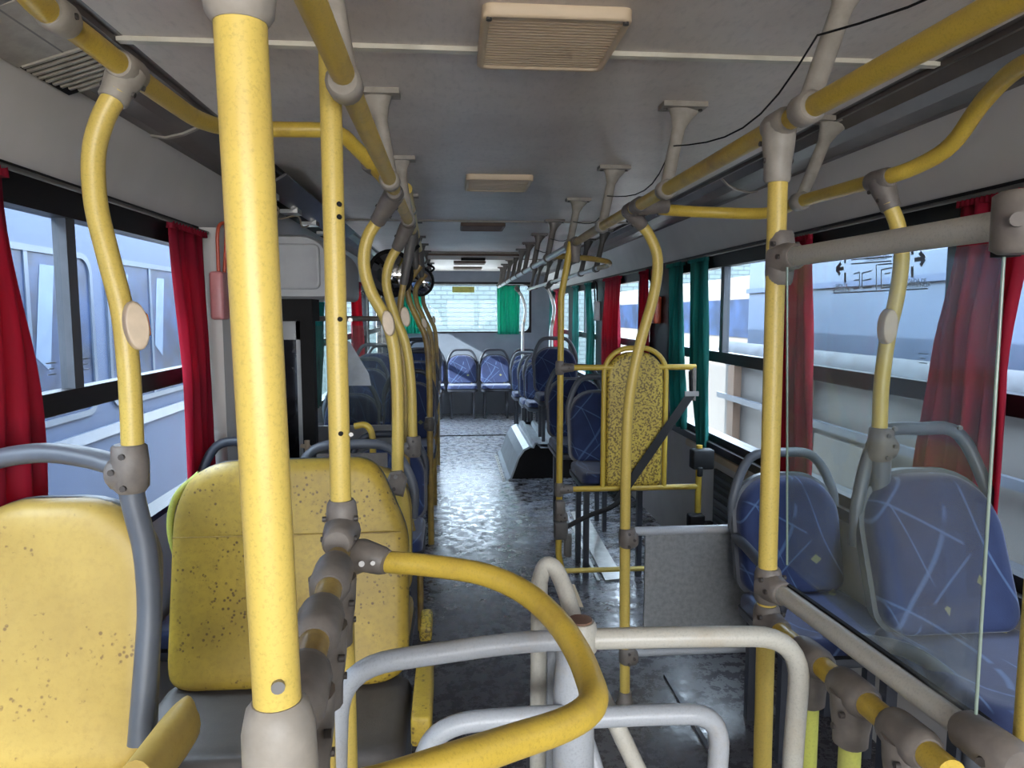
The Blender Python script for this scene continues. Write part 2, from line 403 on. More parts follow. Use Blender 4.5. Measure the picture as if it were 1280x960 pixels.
# left door bay: pillar, folded door leaves, cover box
struct('trim_8', MB().box(-HW-.002, -1.10, 2.84, 3.04, 0, 1.745), WALLG)
dr = MB().box(-1.155, -.985, 3.06, 3.085, .12, 1.40).build('door_1', PLATE); dr['kind'] = 'structure'
for z in (.35, .62, .85, 1.10, 1.33):
    MB().cyl(V(-1.14, 3.06, z), V(-1.14, 3.054, z), .006, 8).build('rivet', SCREW, dr)
dr = MB().box(-1.04, -1.0, 3.30, 3.33, .10, 1.40).box(-.922, -.895, 3.30, 3.33, .10, 1.40).box(-1.04, -.895, 3.30, 3.33, 1.30, 1.40).box(-1.04, -.895, 3.30, 3.33, .10, .55).build('door_2', COVER)
dr['kind'] = 'structure'
MB().box(-1.0, -.922, 3.312, 3.318, .55, 1.30).build('glass_pane', simple('dark_door_glass', (.015, .015, .02), .1), dr)
MB().box(-.895, -.838, 3.26, 3.32, .05, 1.50).build('rubber_edge', BLK, dr)
MB().cyl(V(-.90, 3.25, .82), V(-.86, 3.22, .82), .010, 10).cyl(V(-.87, 3.22, .80), V(-.87, 3.22, .85), .012, 10).build('door_handle', CREAM, dr)
# door mechanism cover
o = thing('door_mechanism_cover', 'grey rounded plastic cover box above the folded door', 'cover', (-.925, 3.1, 1.485))
mb = MB(); out = rrect(.40, .27, [.12, .02, .02, .03], 6)
rs = [[V(u, y, .13+w) for u, w in out] for y in (0.02, .9)]
mb.rings([[V(u*.94, 0, .13+w*.92) for u, w in out]]+rs, 0, True, True)
c = mb.build('cover', COVER, o)
out = rrect(.25, .19, .025, 5, .03, .0)
mb = MB(); pad(mb, out, .012, lambda u, w, d: V(u, -d, .13+w), 0, [(1, 0), (1, .6), (.96, 1), (.9, .9), (.3, .9)]); mb.build('raised_panel', COVER, o)
MB().box(-.2, .11, .03, .2, -.10, 0).build('hinge_block', BLK, o)
# open service flap of the cove above the door
o = thing('open_service_hatch', 'open dark hatch in the left cove with hinges and loose wires showing', 'hatch', (-.98, 3.2, 1.93))
MB().box(-.06, .03, -.3, 1.7, -.028, .0).build('recess', BLK, o)
mb = MB().obox(V(.075, .7, .0), V(.05, 0, .03), V(0, 1.0, 0), V(-.002, 0, .004)); mb.build('flap', simple('dark_flap', (.10, .09, .09), .3), o)
for k in range(4): MB().box(-.03, .05, -.2+k*.45, -.10+k*.45, -.045, -.02).build('hinge', METAL, o)
MB().sweep(smooth([(-.02, -.2, -.03), (.02, 0, -.06), (-.03, .2, -.08), (.02, .4, -.04), (0, .6, -.07), (.01, .8, -.03)]), .004, 8).build('wire', CREAM, o)

# left cove round louvre
o = thing('louvred_air_vent', 'cream slotted air vent in the dark left cove near the front', 'vent', (-1.01, 1.60, 1.948))
th = math.atan2(.055, .16); ux = Vector((math.cos(th), 0, math.sin(th))); nz = Vector((math.sin(th), 0, -math.cos(th)))
mb = MB().obox(V(.0, -.13, 0), ux*.088, V(0, .11, 0), nz*.004)
mb.build('plate', BEIB, o)
mb = MB().obox(V(0, .07, 0), ux*.085, V(0, .10, 0), nz*.003); mb.build('backing', BLK, o)
for k in range(9):
    y = -.02+k*.022; wdt = .082*math.sqrt(max(.1, 1-((y-.03)/.17)**2))
    MB().obox(V(0, y, 0)+nz*.005, ux*wdt, V(0, .0045, 0), nz*.003).build('slat', BEIB, o)

# ceiling grilles
def grille(name, label, yc, w, d, m, md, nsl, thick=.02, grp=None, xc=-.01):
    o = thing(name, label, 'vent', (xc, yc, ZC), grp)
    outer = rrect(w, d, .02, 4); inner = rrect(w-.03, d-.03, .012, 4)
    mb = MB().rings([[V(u, v, 0) for u, v in outer], [V(u, v, -thick) for u, v in outer], [V(u*.985, v*.97, -thick-.004) for u, v in outer], [V(u, v, -thick-.002) for u, v in inner], [V(u, v, -.004) for u, v in inner]], 0, True, False)
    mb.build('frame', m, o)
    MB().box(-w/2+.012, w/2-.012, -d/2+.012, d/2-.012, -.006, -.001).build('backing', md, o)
    if nsl:
        if nsl > 12:
            st = (d-.036)/nsl
            for k in range(nsl):
                y = -d/2+.018+(k+.5)*st
                MB().box(-w/2+.013, w/2-.013, y-st*.24, y+st*.24, -thick, -.010).build('slat', m, o)
        else:
            mb = MB(); st = (d-.036)/nsl
            for k in range(nsl):
                y = -d/2+.018+(k+.5)*st; mb.box(-w/2+.013, w/2-.013, y-st*.3, y+st*.3, -thick, -.008)
            s_ = mb.build('slats', m, o); s_['kind'] = 'stuff'
    return o
g = grille('ceiling_vent', 'large cream ribbed ceiling vent nearest the camera', 1.545, .29, .30, CREAM, CREAMD, 18)
for s_ in (-1, 1):
    MB().cyl(V(s_*.132, -.138, -.020), V(s_*.132, -.138, -.028), .006, 8).build('screw', SCREW, g)
grille('ceiling_vent', 'cream ceiling vent in mid ceiling behind the largest one', 3.20, .285, .30, CREAM, CREAMD, 10)
grille('ceiling_vent', 'brown ceiling vent just past the second ceiling joint', 4.80, .29, .30, BROWN, BLK, 10)
grille('ceiling_vent', 'thin dark vent just behind the roof hatch', 8.2, .36, .30, BROWN, BLK, 6)
grille('ceiling_vent', 'thin dark vent farthest back above the rear window', 9.2, .36, .30, BROWN, BLK, 6)
o = thing('roof_hatch', 'wide roof hatch with brown recess and pale frame far down the ceiling', 'hatch', (0, 7.15, ZC))
MB().box(-.48, .48, .26, .30, -.03, 0).box(-.48, .48, -.30, -.26, -.015, 0).box(-.50, -.46, -.3, .3, -.03, 0).box(.46, .50, -.3, .3, -.03, 0).build('frame', BEIB, o)
MB().box(-.46, .46, -.26, .26, -.035, -.005).build('panel', BROWN, o)
MB().box(-.12, .12, -.02, .02, -.06, -.035).build('handle', BLK, o)
o = thing('ceiling_bracket_plate', 'pale grey screwed plate at the top edge of the ceiling', 'plate', tuple(A(440, 3, 1.33))[:2]+(ZC,))
MB().box(-.07, .07, -.03, .03, -.012, 0).build('plate', COVER, o)
for sx in (-1, 1): MB().cyl(V(sx*.05, 0, -.012), V(sx*.05, 0, -.018), .006, 8).build('screw', SCREW, o)

# ------------------------------------------------------------------ rails and poles
R0 = .0185
def tube(name, pts, r, m, parent, n=16):
    return MB().sweep(pts, r, n).build(name, m, parent)
def clamp(parent, p, axis, out=None, r=R0, m=GRYB, L=.075, reach=.085, name='clamp', flare=1.0):
    """sleeve round a tube at p along axis with, optionally, a socket towards out"""
    p = Vector(p); a = Vector(axis).normalized(); mb = MB(); k = 1.32*r*flare
    mb.sweep([p-a*L/2, p-a*L*.44, p-a*L*.3, p+a*L*.3, p+a*L*.44, p+a*L/2], [r*1.12, k*.97, k*1.05, k*1.05, k*.97, r*1.12], 16)
    if out is not None:
        d = Vector(out).normalized()
        mb.sweep([p, p+d*reach*.35, p+d*reach*.7, p+d*reach*.95, p+d*reach], [k*1.25, k*1.18, k*1.0, k*.97, r*1.1], 16)
        side = a.cross(d).normalized()
        for s_ in (-1, 1):
            for q in (p+d*reach*.30+a*L*.25, p+d*reach*.62):
                mb.cyl(q+side*s_*k*.9, q+side*s_*(k*1.16), r*.26, 8, 1)
    else:
        side = a.cross(Vector((0, 0, 1))); side = side.normalized() if side.length > .1 else Vector((0, -1, 0))
        mb.cyl(p+side*k*.9, p+side*k*1.12, r*.26, 8, 1)
    return mb.build(name, [m, SCREW], parent)
def hangers(parent, xs, ytop, xr, zr, m, dx=0.0):
    for i, y in enumerate(ytop):
        xt = xs+(.03 if y < 1.3 else 0)
        mb = MB().box(xt-.062, xt+.062, y-.03, y+.03, ZC-.014, ZC)
        top = V(xt, y, ZC-.012); bot = V(xr, y+.0, zr)
        mb.sweep([top, top.lerp(bot, .12), top.lerp(bot, .25), top.lerp(bot, .9), bot], [.048, .030, .019, .0185, .024], 12, 0, .016)
        a = V(0, 1, 0)
        mb.sweep([bot-a*.022, bot-a*.017, bot+a*.017, bot+a*.022], [.022, .0275, .0275, .022], 16)
        for sx in (-1, 1): mb.cyl(V(xt+sx*.05, y, ZC-.014), V(xt+sx*.05, y, ZC-.019), .006, 6, 1)
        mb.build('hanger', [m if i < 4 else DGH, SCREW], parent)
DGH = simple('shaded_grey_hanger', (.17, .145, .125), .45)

# right main ceiling rail
o = thing('ceiling_rail', 'long straight yellow ceiling rail right of the aisle on slanted hangers', 'handrail')
XR, ZR = .386, 1.765
tube('tube', [V(XR+.03, .30, ZR), V(XR+.004, 1.2, ZR), V(XR, 2.0, ZR), V(XR, 2.9, ZR)], R0, YEL, o)
tube('tube', [V(XR, 2.9, ZR), V(XR, 3.7, ZR-.004)], R0, YELW, o)
tube('tube', [V(XR, 3.7, ZR-.004), V(XR+.0, 9.2, ZR-.01)], R0*.95, METAL, o)
hangers(o, .43, [1.2, 2.0, 2.85, 3.65, 4.49, 5.26, 5.92, 6.51, 7.1, 7.8, 8.5, 9.1], XR, ZR, BEIB)
# the first hanger sits where its foot shows, near x=1020
cable = []
prev = None
for y in (.4, 1.2, 2.0, 2.85, 3.65, 4.49, 5.26): 
    p = V(.40, y, 1.885)
    if prev is not None:
        for k in range(1, 9):
            t = k/8; q = prev.lerp(p, t); q.z -= .05*math.sin(PI*t); q.x += .04*math.sin(PI*t); cable.append(q)
    else: cable.append(p)
    prev = p
cb = MB().sweep(cable, .002, 6).build('bell_cord', BLK)
tag(cb, 'thin black cord sagging from hanger to hanger beside the right ceiling rail', 'cord')
clamp(o, V(XR, 2.30, ZR), (0, 1, 0), V(.8, -.05, .0), reach=.10)
# right window-side branch rail
o = thing('branch_rail', 'bent yellow rail running from the right ceiling rail out to the window side', 'handrail')
pts = [A(1310, 70, 1.2), A(1268, 88, 1.30), A(1228, 128, 1.42), A(1190, 180, 1.52), A(1150, 206, 1.60), A(1100, 224, 1.70), A(1000, 252, 2.1), A(962, 266, 2.25), A(900, 266, 2.34), A(830, 262, 2.34), V(XR+.07, 2.31, ZR)]
tube('tube', smooth(pts, 5), R0, YEL, o)
p = A(1000, 252, 2.1)
mb = MB().box(.92-.06, .92+.06, 2.07, 2.13, ZC-.014, ZC)
top = V(.92, 2.1, ZC-.012)
mb.sweep([top, top.lerp(p, .12), top.lerp(p, .25), top.lerp(p, .9), p], [.048, .030, .019, .0185, .024], 12, 0, .016)
dd = (A(960, 265, 2.25)-A(1050, 238, 1.92)).normalized()
mb.sweep([p-dd*.022, p-dd*.017, p+dd*.017, p+dd*.022], [.022, .0275, .0275, .022], 16)
mb.build('hanger', BEIB, o)
# left main ceiling rail
XL, ZL = -.378, 1.765
o = thing('ceiling_rail', 'long yellow ceiling rail left of the aisle passing over the slim pole', 'handrail')
tube('tube', [V(XL, .3, ZL+.03), V(XL, 1.4, ZL+.01), V(XL, 3.15, ZL)], R0, YEL, o)
for y in (1.15, 1.95, 2.75):
    top = V(XL-.03, y, ZC-.012); bot = V(XL, y, ZL+.005)
    mb = MB().box(XL-.09, XL+.03, y-.03, y+.03, ZC-.014, ZC).sweep([top, top.lerp(bot, .15), top.lerp(bot, .3), bot], [.045, .028, .019, .022], 12, 0, .016)
    a = V(0, 1, 0); mb.sweep([bot-a*.022, bot-a*.017, bot+a*.017, bot+a*.022], [.022, .0275, .0275, .022], 16)
    mb.build('hanger', BEIB, o)
o = thing('ceiling_rail', 'short yellow ceiling rail left of the aisle leading to the dark mirror joint', 'handrail')
tube('tube', smooth([A(508, 236, 3.0), A(511, 252, 3.3), A(516, 275, 4.0), A(524, 312, 5.2)]), R0*1.3, YEL, o)
tube('tube', [A(524, 312, 5.2), A(541, 352, 9.2)], R0, METAL, o)
for i, (px, py, Y) in enumerate(((513, 262, 3.6), (520, 298, 4.6), (526, 318, 5.5), (530, 326, 6.1), (534, 334, 6.8), (537, 341, 7.6), (539, 346, 8.4))):
    p = A(px, py, Y); top = V(p.x-.02, Y, ZC-.01)
    mb = MB().box(p.x-.08, p.x+.04, Y-.03, Y+.03, ZC-.014, ZC).sweep([top, top.lerp(p, .3), p], [.04, .018, .02], 10, 0, .015)
    mb.sweep([p-V(0, .03, 0), p+V(0, .03, 0)], .03, 12)
    mb.build('hanger', BEIB if i == 0 else DGB, o)
# left window-side branch rail
o = thing('branch_rail', 'bent yellow rail running along the left cove then across to the aisle', 'handrail')
pts = [A(20, -30, .98), A(50, 6, 1.06), A(100, 42, 1.16), A(160, 88, 1.30), A(215, 128, 1.50), A(250, 150, 1.66), A(290, 160, 1.78), A(360, 162, 1.84), A(418, 165, 1.86), A(446, 186, 1.92), V(XL, 2.02, ZL)]
tube('tube', smooth(pts, 5), R0, YEL, o)
clamp(o, A(72, 20, 1.10), A(100, 42, 1.16)-A(50, 6, 1.06), None, m=BEIB, L=.05)
clamp(o, A(472, 210, 2.0), V(.4, .8, -.1), None, m=GRYB, L=.10)
def stop_button(parent, p, d, sz=.045, face=V(0, -1, 0), org=True):
    if org: face = V(.55, -.83, 0); p = p+V(.012, -.002, 0)
    d = d.normalized(); s_ = d.cross(face).normalized(); mb = MB()
    out = [(sz*.42*math.cos(2*PI*i/20), sz*.95*math.sin(2*PI*i/20)) for i in range(20)]
    pad(mb, out, sz*.62, lambda u, w, q: p+s_*u+d*w+face*(q-.002), 0)
    b_ = mb.build('stop_button', BTN, parent)
    if org:
        out = [(sz*.10*math.cos(2*PI*i/12), sz*.5*math.sin(2*PI*i/12)) for i in range(12)]
        MB().rings([[p-s_*(sz*.38)+face*(sz*.2+u)+d*w for u, w in out], [p-s_*(sz*.47)+face*(sz*.2+u*.8)+d*w*.8 for u, w in out]], 0, True).build('push_pad', ORG, b_)
    return b_
def hub(parent, p, h=.085, w=.032, m=GRYB, side=1):
    """seat-frame joint: moulded grey casting with screws"""
    mb = MB(); k = .029
    mb.sweep([p+V(0, 0, h*.5), p+V(0, 0, h*.46), p+V(0, 0, h*.1), p-V(0, 0, h*.4), p-V(0, 0, h*.5)], [k*.85, k, k*1.08, k*1.02, k*.8], 14)
    mb.sweep([p+V(0, 0, -h*.1), p+V(side*w*.9, 0, -h*.1), p+V(side*w*1.15, 0, -h*.1)], [k*1.05, k*1.0, k*.7], 14)
    for q in (V(0, -k*.95, h*.3), V(side*w*.6, -k*.93, -h*.02), V(-side*.0, -k*1.0, -h*.35)):
        mb.cyl(p+q, p+q+V(0, -.006, 0), .0055, 8, 1)
    return mb.build('joint_casting', [m, SCREW], parent)

# thick pole in the foreground
o = thing('grab_pole', 'thick blurred-looking yellow pole nearest the camera standing in a beige sleeve', 'pole')
b0 = A(347, 880, .58); b1 = A(300, 20, .575)
tube('tube', [b0, b1], .0195, YELC, o, 24)
q = (b1-b0).normalized()
mb = MB().sweep([b1-q*.006, b1, b1+q*.02, b1+q*.05, b1+q*.12], [.0205, .025, .028, .033, .045], 20)
mb.sweep([b1+q*.03+V(-.10, 0, .06), b1+q*.03+V(-.04, 0, .02), b1+q*.05], [.02, .024, .03], 16)
mb.build('top_clamp', BEIB, o)
MB().sweep([b0+q*.004, b0-q*.002, b0-q*.02, b0-q*.06, b0-q*.12, b0-q*.2], [.021, .026, .030, .031, .027, .024], 20).build('base_sleeve', BEIB, o)
MB().cyl(b0+q*.026+V(.006, -.018, 0), b0+q*.026+V(.007, -.0225, 0), .0055, 12).build('rivet', CHROME, o)
tube('tube', [b0-q*.1, V(b0.x, b0.y, 0)], .019, YEL, o)
# slim pole left of aisle
o = thing('grab_pole', 'slim yellow pole with drilled holes left of the aisle rising to the ceiling', 'pole')
PX, PY = -.409, 1.22
tube('tube', [V(PX, PY, 0), V(PX-.002, PY, ZC)], .0178, YELC, o, 20)
for py in (255, 271, 399, 542, 811):
    p = A(424 if py < 300 else 425 if py < 500 else 426, py, PY-.017)
    MB().cyl(p+V(0, .004, 0), p+V(0, -.0015, 0), .0042, 10).build('drill_hole', BLK, o)
for px, py in ((438, 400), (439, 543)):
    p = A(px, py, PY-.0145); MB().cyl(p+V(0, .003, 0), p+V(0, -.002, 0), .0038, 10).build('rivet', CHROME, o)
clamp(o, V(PX, PY, 1.045), (0, 0, 1), V(.02, -1, -.02), L=.11, reach=.07, m=GRYB, flare=1.05)
# grey tube with sleeves from slim pole to near pole (waist height)
o = thing('waist_rail', 'short worn brown waist rail in grey sleeves between the near pole and slim pole', 'handrail')
w0, w1 = V(PX, PY-.03, 1.02), V(b0.x-.004, b0.y+.02, 1.03)
tube('tube', [w0, w1], .0185, YELW, o)
for t in (.22, .52, .80):
    p = w0.lerp(w1, t); clamp(o, p, w1-w0, V(0, 0, -1), L=.10, reach=.11, m=GRYB, flare=1.18, name='sleeve')
for t in (.52, .80):
    p = w0.lerp(w1, t); tube('post', [p-V(0, 0, .06), V(p.x, p.y, 0)], .017, YELC, o)
# curved yellow turnstile guard
o = thing('curved_guard_rail', 'thick curved yellow rail looping over the turnstile at waist height', 'handrail')
c0 = V(PX+.015, PY-.01, .995)
pts = [c0, A(480, 702, 1.19), A(545, 708, 1.17), A(605, 718, 1.13), A(655, 740, 1.07), A(695, 775, .99), A(722, 815, .92), A(737, 850, .86), A(742, 872, .82), A(732, 890, .79), A(700, 908, .755), A(640, 928, .71), A(560, 955, .65), A(470, 985, .6), A(400, 1000, .57)]
tube('tube', smooth(pts, 4), .0185, YEL, o, 20)
p = A(455, 694, 1.19)
MB().sweep([V(PX, PY-.005, .995), p, A(478, 701, 1.185), A(484, 703, 1.18)], [.033, .028, .024, .020], 18).cyl(A(452, 705, 1.16), A(452, 705, 1.155), .005, 10, 1).cyl(A(466, 704, 1.16), A(466, 704, 1.153), .004, 10, 1).build('clamp', [GRYB, CHROME], o)

# curved poles at seats
def s_pole(label, pts, m, top_axis, button=None, hubp=None, side=1, r=R0, bot=None, bm=GRYB, org=False, bsz=.045, top=None):
    o = thing('curved_grab_pole', label, 'pole')
    P = smooth(pts, 6); tube('tube', P, r, m, o)
    d = (P[3]-P[0]).normalized()
    tp = top or P[0]-d*.035; clamp(o, tp, top_axis, P[2]-tp, r=r, m=bm, reach=(P[0]-tp).length+.02)
    if button is not None:
        bp, bd = button
        stop_button(o, bp, bd, sz=bsz, org=org)
    if hubp is not None: hub(o, hubp, side=side, m=bm if bm is not BEIB else GRYB)
    if bot: tube('lower_tube', smooth(bot, 5), r, m, o)
    return o
Y = 1.28
s_pole('ribbed yellow curved pole beside the left front window with orange-edged button', [A(148, 112, Y), A(128, 150, Y), A(117, 195, Y), A(120, 255, Y), A(134, 315, Y), A(152, 385, Y), A(160, 450, Y), A(164, 510, Y), A(166, 560, Y)], YELC, A(215, 128, 1.5)-A(160, 88, 1.3), (A(160, 407, Y-.02), A(165, 450, Y)-A(150, 360, Y)), A(163, 585, Y), -1, bm=BEIB, org=True, bsz=.044, top=A(160, 88, 1.30))
Y = 1.68
s_pole('yellow curved pole beside the right front window behind the clear panel', [A(1110, 252, Y), A(1122, 282, Y), A(1127, 320, Y), A(1121, 370, Y), A(1110, 420, Y), A(1102, 480, Y), A(1099, 545, Y)], YELC, A(1000, 252, 2.1)-A(1100, 224, 1.76), (A(1106, 408, Y-.02), A(1102, 450, Y)-A(1110, 370, Y)), A(1101, 555, Y), 1, top=A(1100, 225, 1.70))
Y = 2.2
s_pole('yellow curved pole with pinkish button standing behind the wide spotted seat', [A(478, 268, Y), A(460, 296, Y), A(455, 330, Y), A(464, 365, Y), A(483, 400, Y), A(493, 440, Y), A(497, 500, Y), A(497, 590, Y)], YELC, (0, 1, 0), (A(486, 404, Y-.02), A(490, 440, Y)-A(478, 370, Y)), None, top=V(XL, 2.12, ZL), bot=[A(452, 596, 2.2), A(470, 597, 2.2), A(494, 602, 2.2), A(504, 630, 2.2), A(508, 700, 2.2)], bsz=.042)
clamp(bpy.data.objects[-1] if False else o, V(PX, PY, .60), (0, 0, 1), None, L=.02) if False else None
o = thing('pole_foot_joint', 'small grey diamond-shaped joint at the foot of the pinkish-button pole', 'joint', tuple(A(495, 603, 2.17)))
out = [(-.03, .0), (-.018, .032), (.018, .036), (.035, .01), (.022, -.045), (-.005, -.038)]
MB().rings([[V(u, .012, w) for u, w in out], [V(u, -.006, w) for u, w in out], [V(u*.8, -.012, w*.8) for u, w in out]], 0, False).build('casting', GRYB, o)
MB().cyl(V(0, -.008, .02), V(0, -.018, .02), .006, 10).build('screw', CHROME, o)
MB().cyl(V(-.006, -.008, -.018), V(-.006, -.016, -.018), .006, 10).build('screw', SCREW, o)
Y = 2.85
s_pole('yellow curved pole with grey-white button ending at a seat joint left of aisle', [A(500, 305, Y), A(487, 328, Y), A(483, 355, Y), A(492, 390, Y), A(507, 430, Y), A(514, 480, Y), A(516, 545, Y)], YELC, (0, 1, 0), (A(507, 396, Y-.02), A(512, 440, Y)-A(500, 370, Y)), A(517, 558, Y), -1, bsz=.042, top=V(XL, 2.80, ZL))
Y = 3.1
s_pole('thin yellow curved pole close behind the grey-white button pole', [A(505, 350, Y), A(500, 385, Y), A(500, 420, Y), A(506, 470, Y), A(508, 560, Y), A(509, 590, Y)], YELW, (0, 1, 0), None, None, bm=DGB, r=.014, top=V(XL, 3.08, ZL), bot=[A(509, 590, Y), A(511, 640, Y), V(-.37, Y, .3), V(-.37, Y, 0)])
for i, (px, Y, lab) in enumerate(((0, 4.3, 'worn curved aisle pole just right of the round mirror'), (12, 5.2, 'brown worn curved pole, middle of the far left row'), (22, 6.6, 'far dark curved pole in front of the rear window'))):
    zs = [(0, 1.70), (-.07, 1.60), (-.07, 1.50), (-.02, 1.38), (.03, 1.25), (.045, 1.0), (.045, .78)]
    x0 = -.40
    s_pole(lab, [V(x0+a, Y, z) for a, z in zs], YELW, (0, 1, 0), (V(x0+.02, Y-.015, 1.36), V(.05, 0, -.2)) if i != 1 else None, V(x0+.045, Y, .75), -1, bm=DGB, bsz=.035, top=A(*((516, 284), (524, 312), (531, 330))[i], Y), bot=[V(x0+.045, Y, .74), V(x0+.045, Y, .3), V(x0+.045, Y, 0)])
for lab, X, Y in (('thin pale curved pole before the rear window, right side', .66, 8.9), ('pale curved pole beside the far right teal curtain', .78, 7.2)):
    s_pole(lab, [V(X-.05, Y, 1.70), V(X, Y, 1.62), V(X+.04, Y, 1.48), V(X+.03, Y, 1.35), V(X+.01, Y, 1.2), V(X+.01, Y, .8)], METAL, (0, 1, 0), (V(X+.03, Y-.015, 1.33), V(0, 0, 1)), V(X+.01, Y, .78), 1, bm=DGB, bsz=.03, top=V(X-.07 if Y > 8 else .79, Y, 1.73), bot=[V(X+.01, Y, .76), V(X+.01, Y, .3), V(X+.01, Y, 0)])
o = thing('branch_rail', 'far silver window-side ceiling rail at the back right on dark hangers', 'handrail')
tube('tube', [V(.80, 4.9, 1.73), V(.78, 9.3, 1.73)], .016, METAL, o)
tube('tube', smooth([V(XR, 4.35, ZR), V(.55, 4.3, ZR-.01), V(.74, 4.4, 1.74), V(.80, 4.6, 1.73), V(.80, 4.9, 1.73)]), .0165, YELW, o)
for Yh in (5.0, 5.6, 6.3, 7.0, 7.8, 8.6, 9.2):
    top = V(.86, Yh, ZC-.01); p = V(.80, Yh, 1.73)
    MB().box(.80, .92, Yh-.03, Yh+.03, ZC-.012, ZC).sweep([top, top.lerp(p, .3), p], [.04, .018, .02], 10, 0, .015).sweep([p-V(0, .03, 0), p+V(0, .03, 0)], .025, 12).build('hanger', DGB, o)

# right aisle pole (with clear panel)
o = thing('grab_pole', 'straight yellow pole right of the aisle holding the clear panel', 'pole')
QX, QY = .392, 1.30
tube('tube', [V(QX+.012, QY, 0), V(QX-.006, QY, 1.75)], .0178, YELC, o, 20)
clamp(o, V(XR, QY, ZR), (0, 1, 0), V(-.01, 0, -1), m=BEIB, reach=.105)
clamp(o, V(QX+.004, QY, 1.522), (0, 0, 1), V(.16, -1, 0), L=.10, reach=.05, m=GRYB)
clamp(o, V(QX+.004, QY, .89), (0, 0, 1), V(.16, -1, 0), L=.07, reach=.05, m=GRYB)
clamp(o, V(QX+.004, QY, .815), (0, 0, 1), V(.16, -1, 0), L=.07, reach=.05, m=GRYB)
# screen
o = thing('clear_screen_panel', 'dusty clear upright panel hung between two cream tubes on the right', 'panel')
e0, e1 = V(QX+.01, QY-.02, 1.522), A(1275, 278, .76)
tube('top_tube', [e0, e1], .0175, WHP, o, 20)
f0, f1 = V(QX+.01, QY-.02, .89), A(1240, 935, .76)
tube('bottom_tube', [f0, f1], .0165, WHP, o, 20)
g0 = A(984, 334, 1.24); g1 = A(1256, 302, .80); g2 = A(1219, 905, .79); g3 = A(984, 706, 1.24)
nrm = (g1-g0).cross(g3-g0).normalized()*.0025
MB().add([g0-nrm, g1-nrm, g2-nrm, g3-nrm, g0+nrm, g1+nrm, g2+nrm, g3+nrm], [(0, 1, 2, 3), (7, 6, 5, 4)], 0).build('clear_pane', SCRN, o)
for a, b in ((g0, g3), (g1, g2)): MB().cyl(a, b, .0022, 6).build('pane_edge', GEDGE, o)
k = (f1-f0).normalized(); mb = MB().obox((f0+f1)/2+V(.012, 0, .014), k*((f1-f0).length*.46), V(.004, 0, 0), V(0, 0, .004)); mb.build('rubber_channel', BLK, o)
for p in (g1+V(0, 0, .0), g2): MB().box(p.x-.008, p.x+.012, p.y-.012, p.y+.012, p.z-.018, p.z+.012).build('pane_clip', BLK, o)
p = e1; MB().sweep([p-V(0, .0, .035), p-V(0, 0, .03), p+V(0, 0, .03), p+V(0, 0, .035)], [.02, .028, .028, .02], 18).cyl(p+V(-.02, -.02, 0), p+V(-.024, -.026, 0), .008, 12, 0).build('end_clamp', GRYB, o)
p = f1; MB().sweep([p-k*.05, p-k*.04, p+k*.03, p+k*.04], [.019, .026, .028, .02], 18).cyl(p+V(-.022, -.014, -.004), p+V(-.028, -.018, -.005), .006, 10, 1).build('end_clamp', [GRYB, SCREW], o)
# near corner pole bottom right
o = thing('grab_pole', 'yellow pole at the right edge of view beside the cream tube end', 'pole')
p = A(1287, 940, .77); tube('tube', [V(p.x, p.y, 0), V(p.x-.002, p.y, 1.9)], .0178, YELC, o, 20)
# low yellow rail with brackets and posts
o = thing('low_guard_rail', 'low yellow rail stepping toward the camera on two short posts below the clear panel', 'handrail')
h0, h1 = V(QX+.008, QY-.03, .815), A(1190, 968, .76)
tube('tube', [h0, h1], .0178, YEL, o, 18)
k = (h1-h0).normalized()
for px, py in ((1014, 806), (1066, 858), (1136, 925)):
    best = min((abs(((q := h0.lerp(h1, t/200))-CAM).dot(rt)/(q-CAM).dot(fw)*FOC+640-px), t/200) for t in range(201))
    q = h0.lerp(h1, best[1])
    clamp(o, q, k, V(0, 0, -1), L=.085, reach=.085, m=GRYB, flare=1.08)
    tube('post', [q-V(0, 0, .07), V(q.x, q.y, 0)], .0165, PLM, o)

# barrier pole and panel ahead of wheelchair bay
o = thing('curved_grab_pole', 'tall yellow curved pole crossing in front of the spotted yellow board', 'pole')
Y = 2.42
P = smooth([A(797, 276, Y), A(812, 295, Y), A(822, 325, Y), A(817, 370, Y), A(800, 430, Y), A(788, 490, Y), A(783, 560, Y), A(781, 700, Y), A(781, 860, Y), A(781, 905, Y)], 6)
tube('tube', P, R0, YELC, o); clamp(o, V(XR, 2.40, ZR), (0, 1, 0), P[2]-V(XR, 2.40, ZR), reach=.075)
hub(o, A(784, 672, Y), h=.07); hub(o, A(784, 819, Y), h=.06)
MB().sweep([V(P[-1].x, Y, .05), V(P[-1].x, Y, .02), V(P[-1].x, Y, 0)], [.022, .026, .034], 16).build('foot', GRYB, o)
o = thing('barrier_panel', 'grey textured low barrier panel between white rails beside the curved pole', 'panel')
Yb = Y+.02; x0, x1 = A(806, 700, Yb).x, 1.12
MB().box(x0, x1, Yb-.006, Yb+.006, .19, .63).build('board', simple('grey_textured_board', (.26, .27, .28), .35, .3, var=.12, vs=60, bs=.5, bsc=120), o)
MB().cyl(V(x0-.04, Yb, .64), V(x1, Yb, .64), .016, 14).build('top_rail', WHG, o)
MB().cyl(V(x0-.04, Yb, .185), V(x1, Yb, .185), .015, 14).build('bottom_rail', WHG, o)

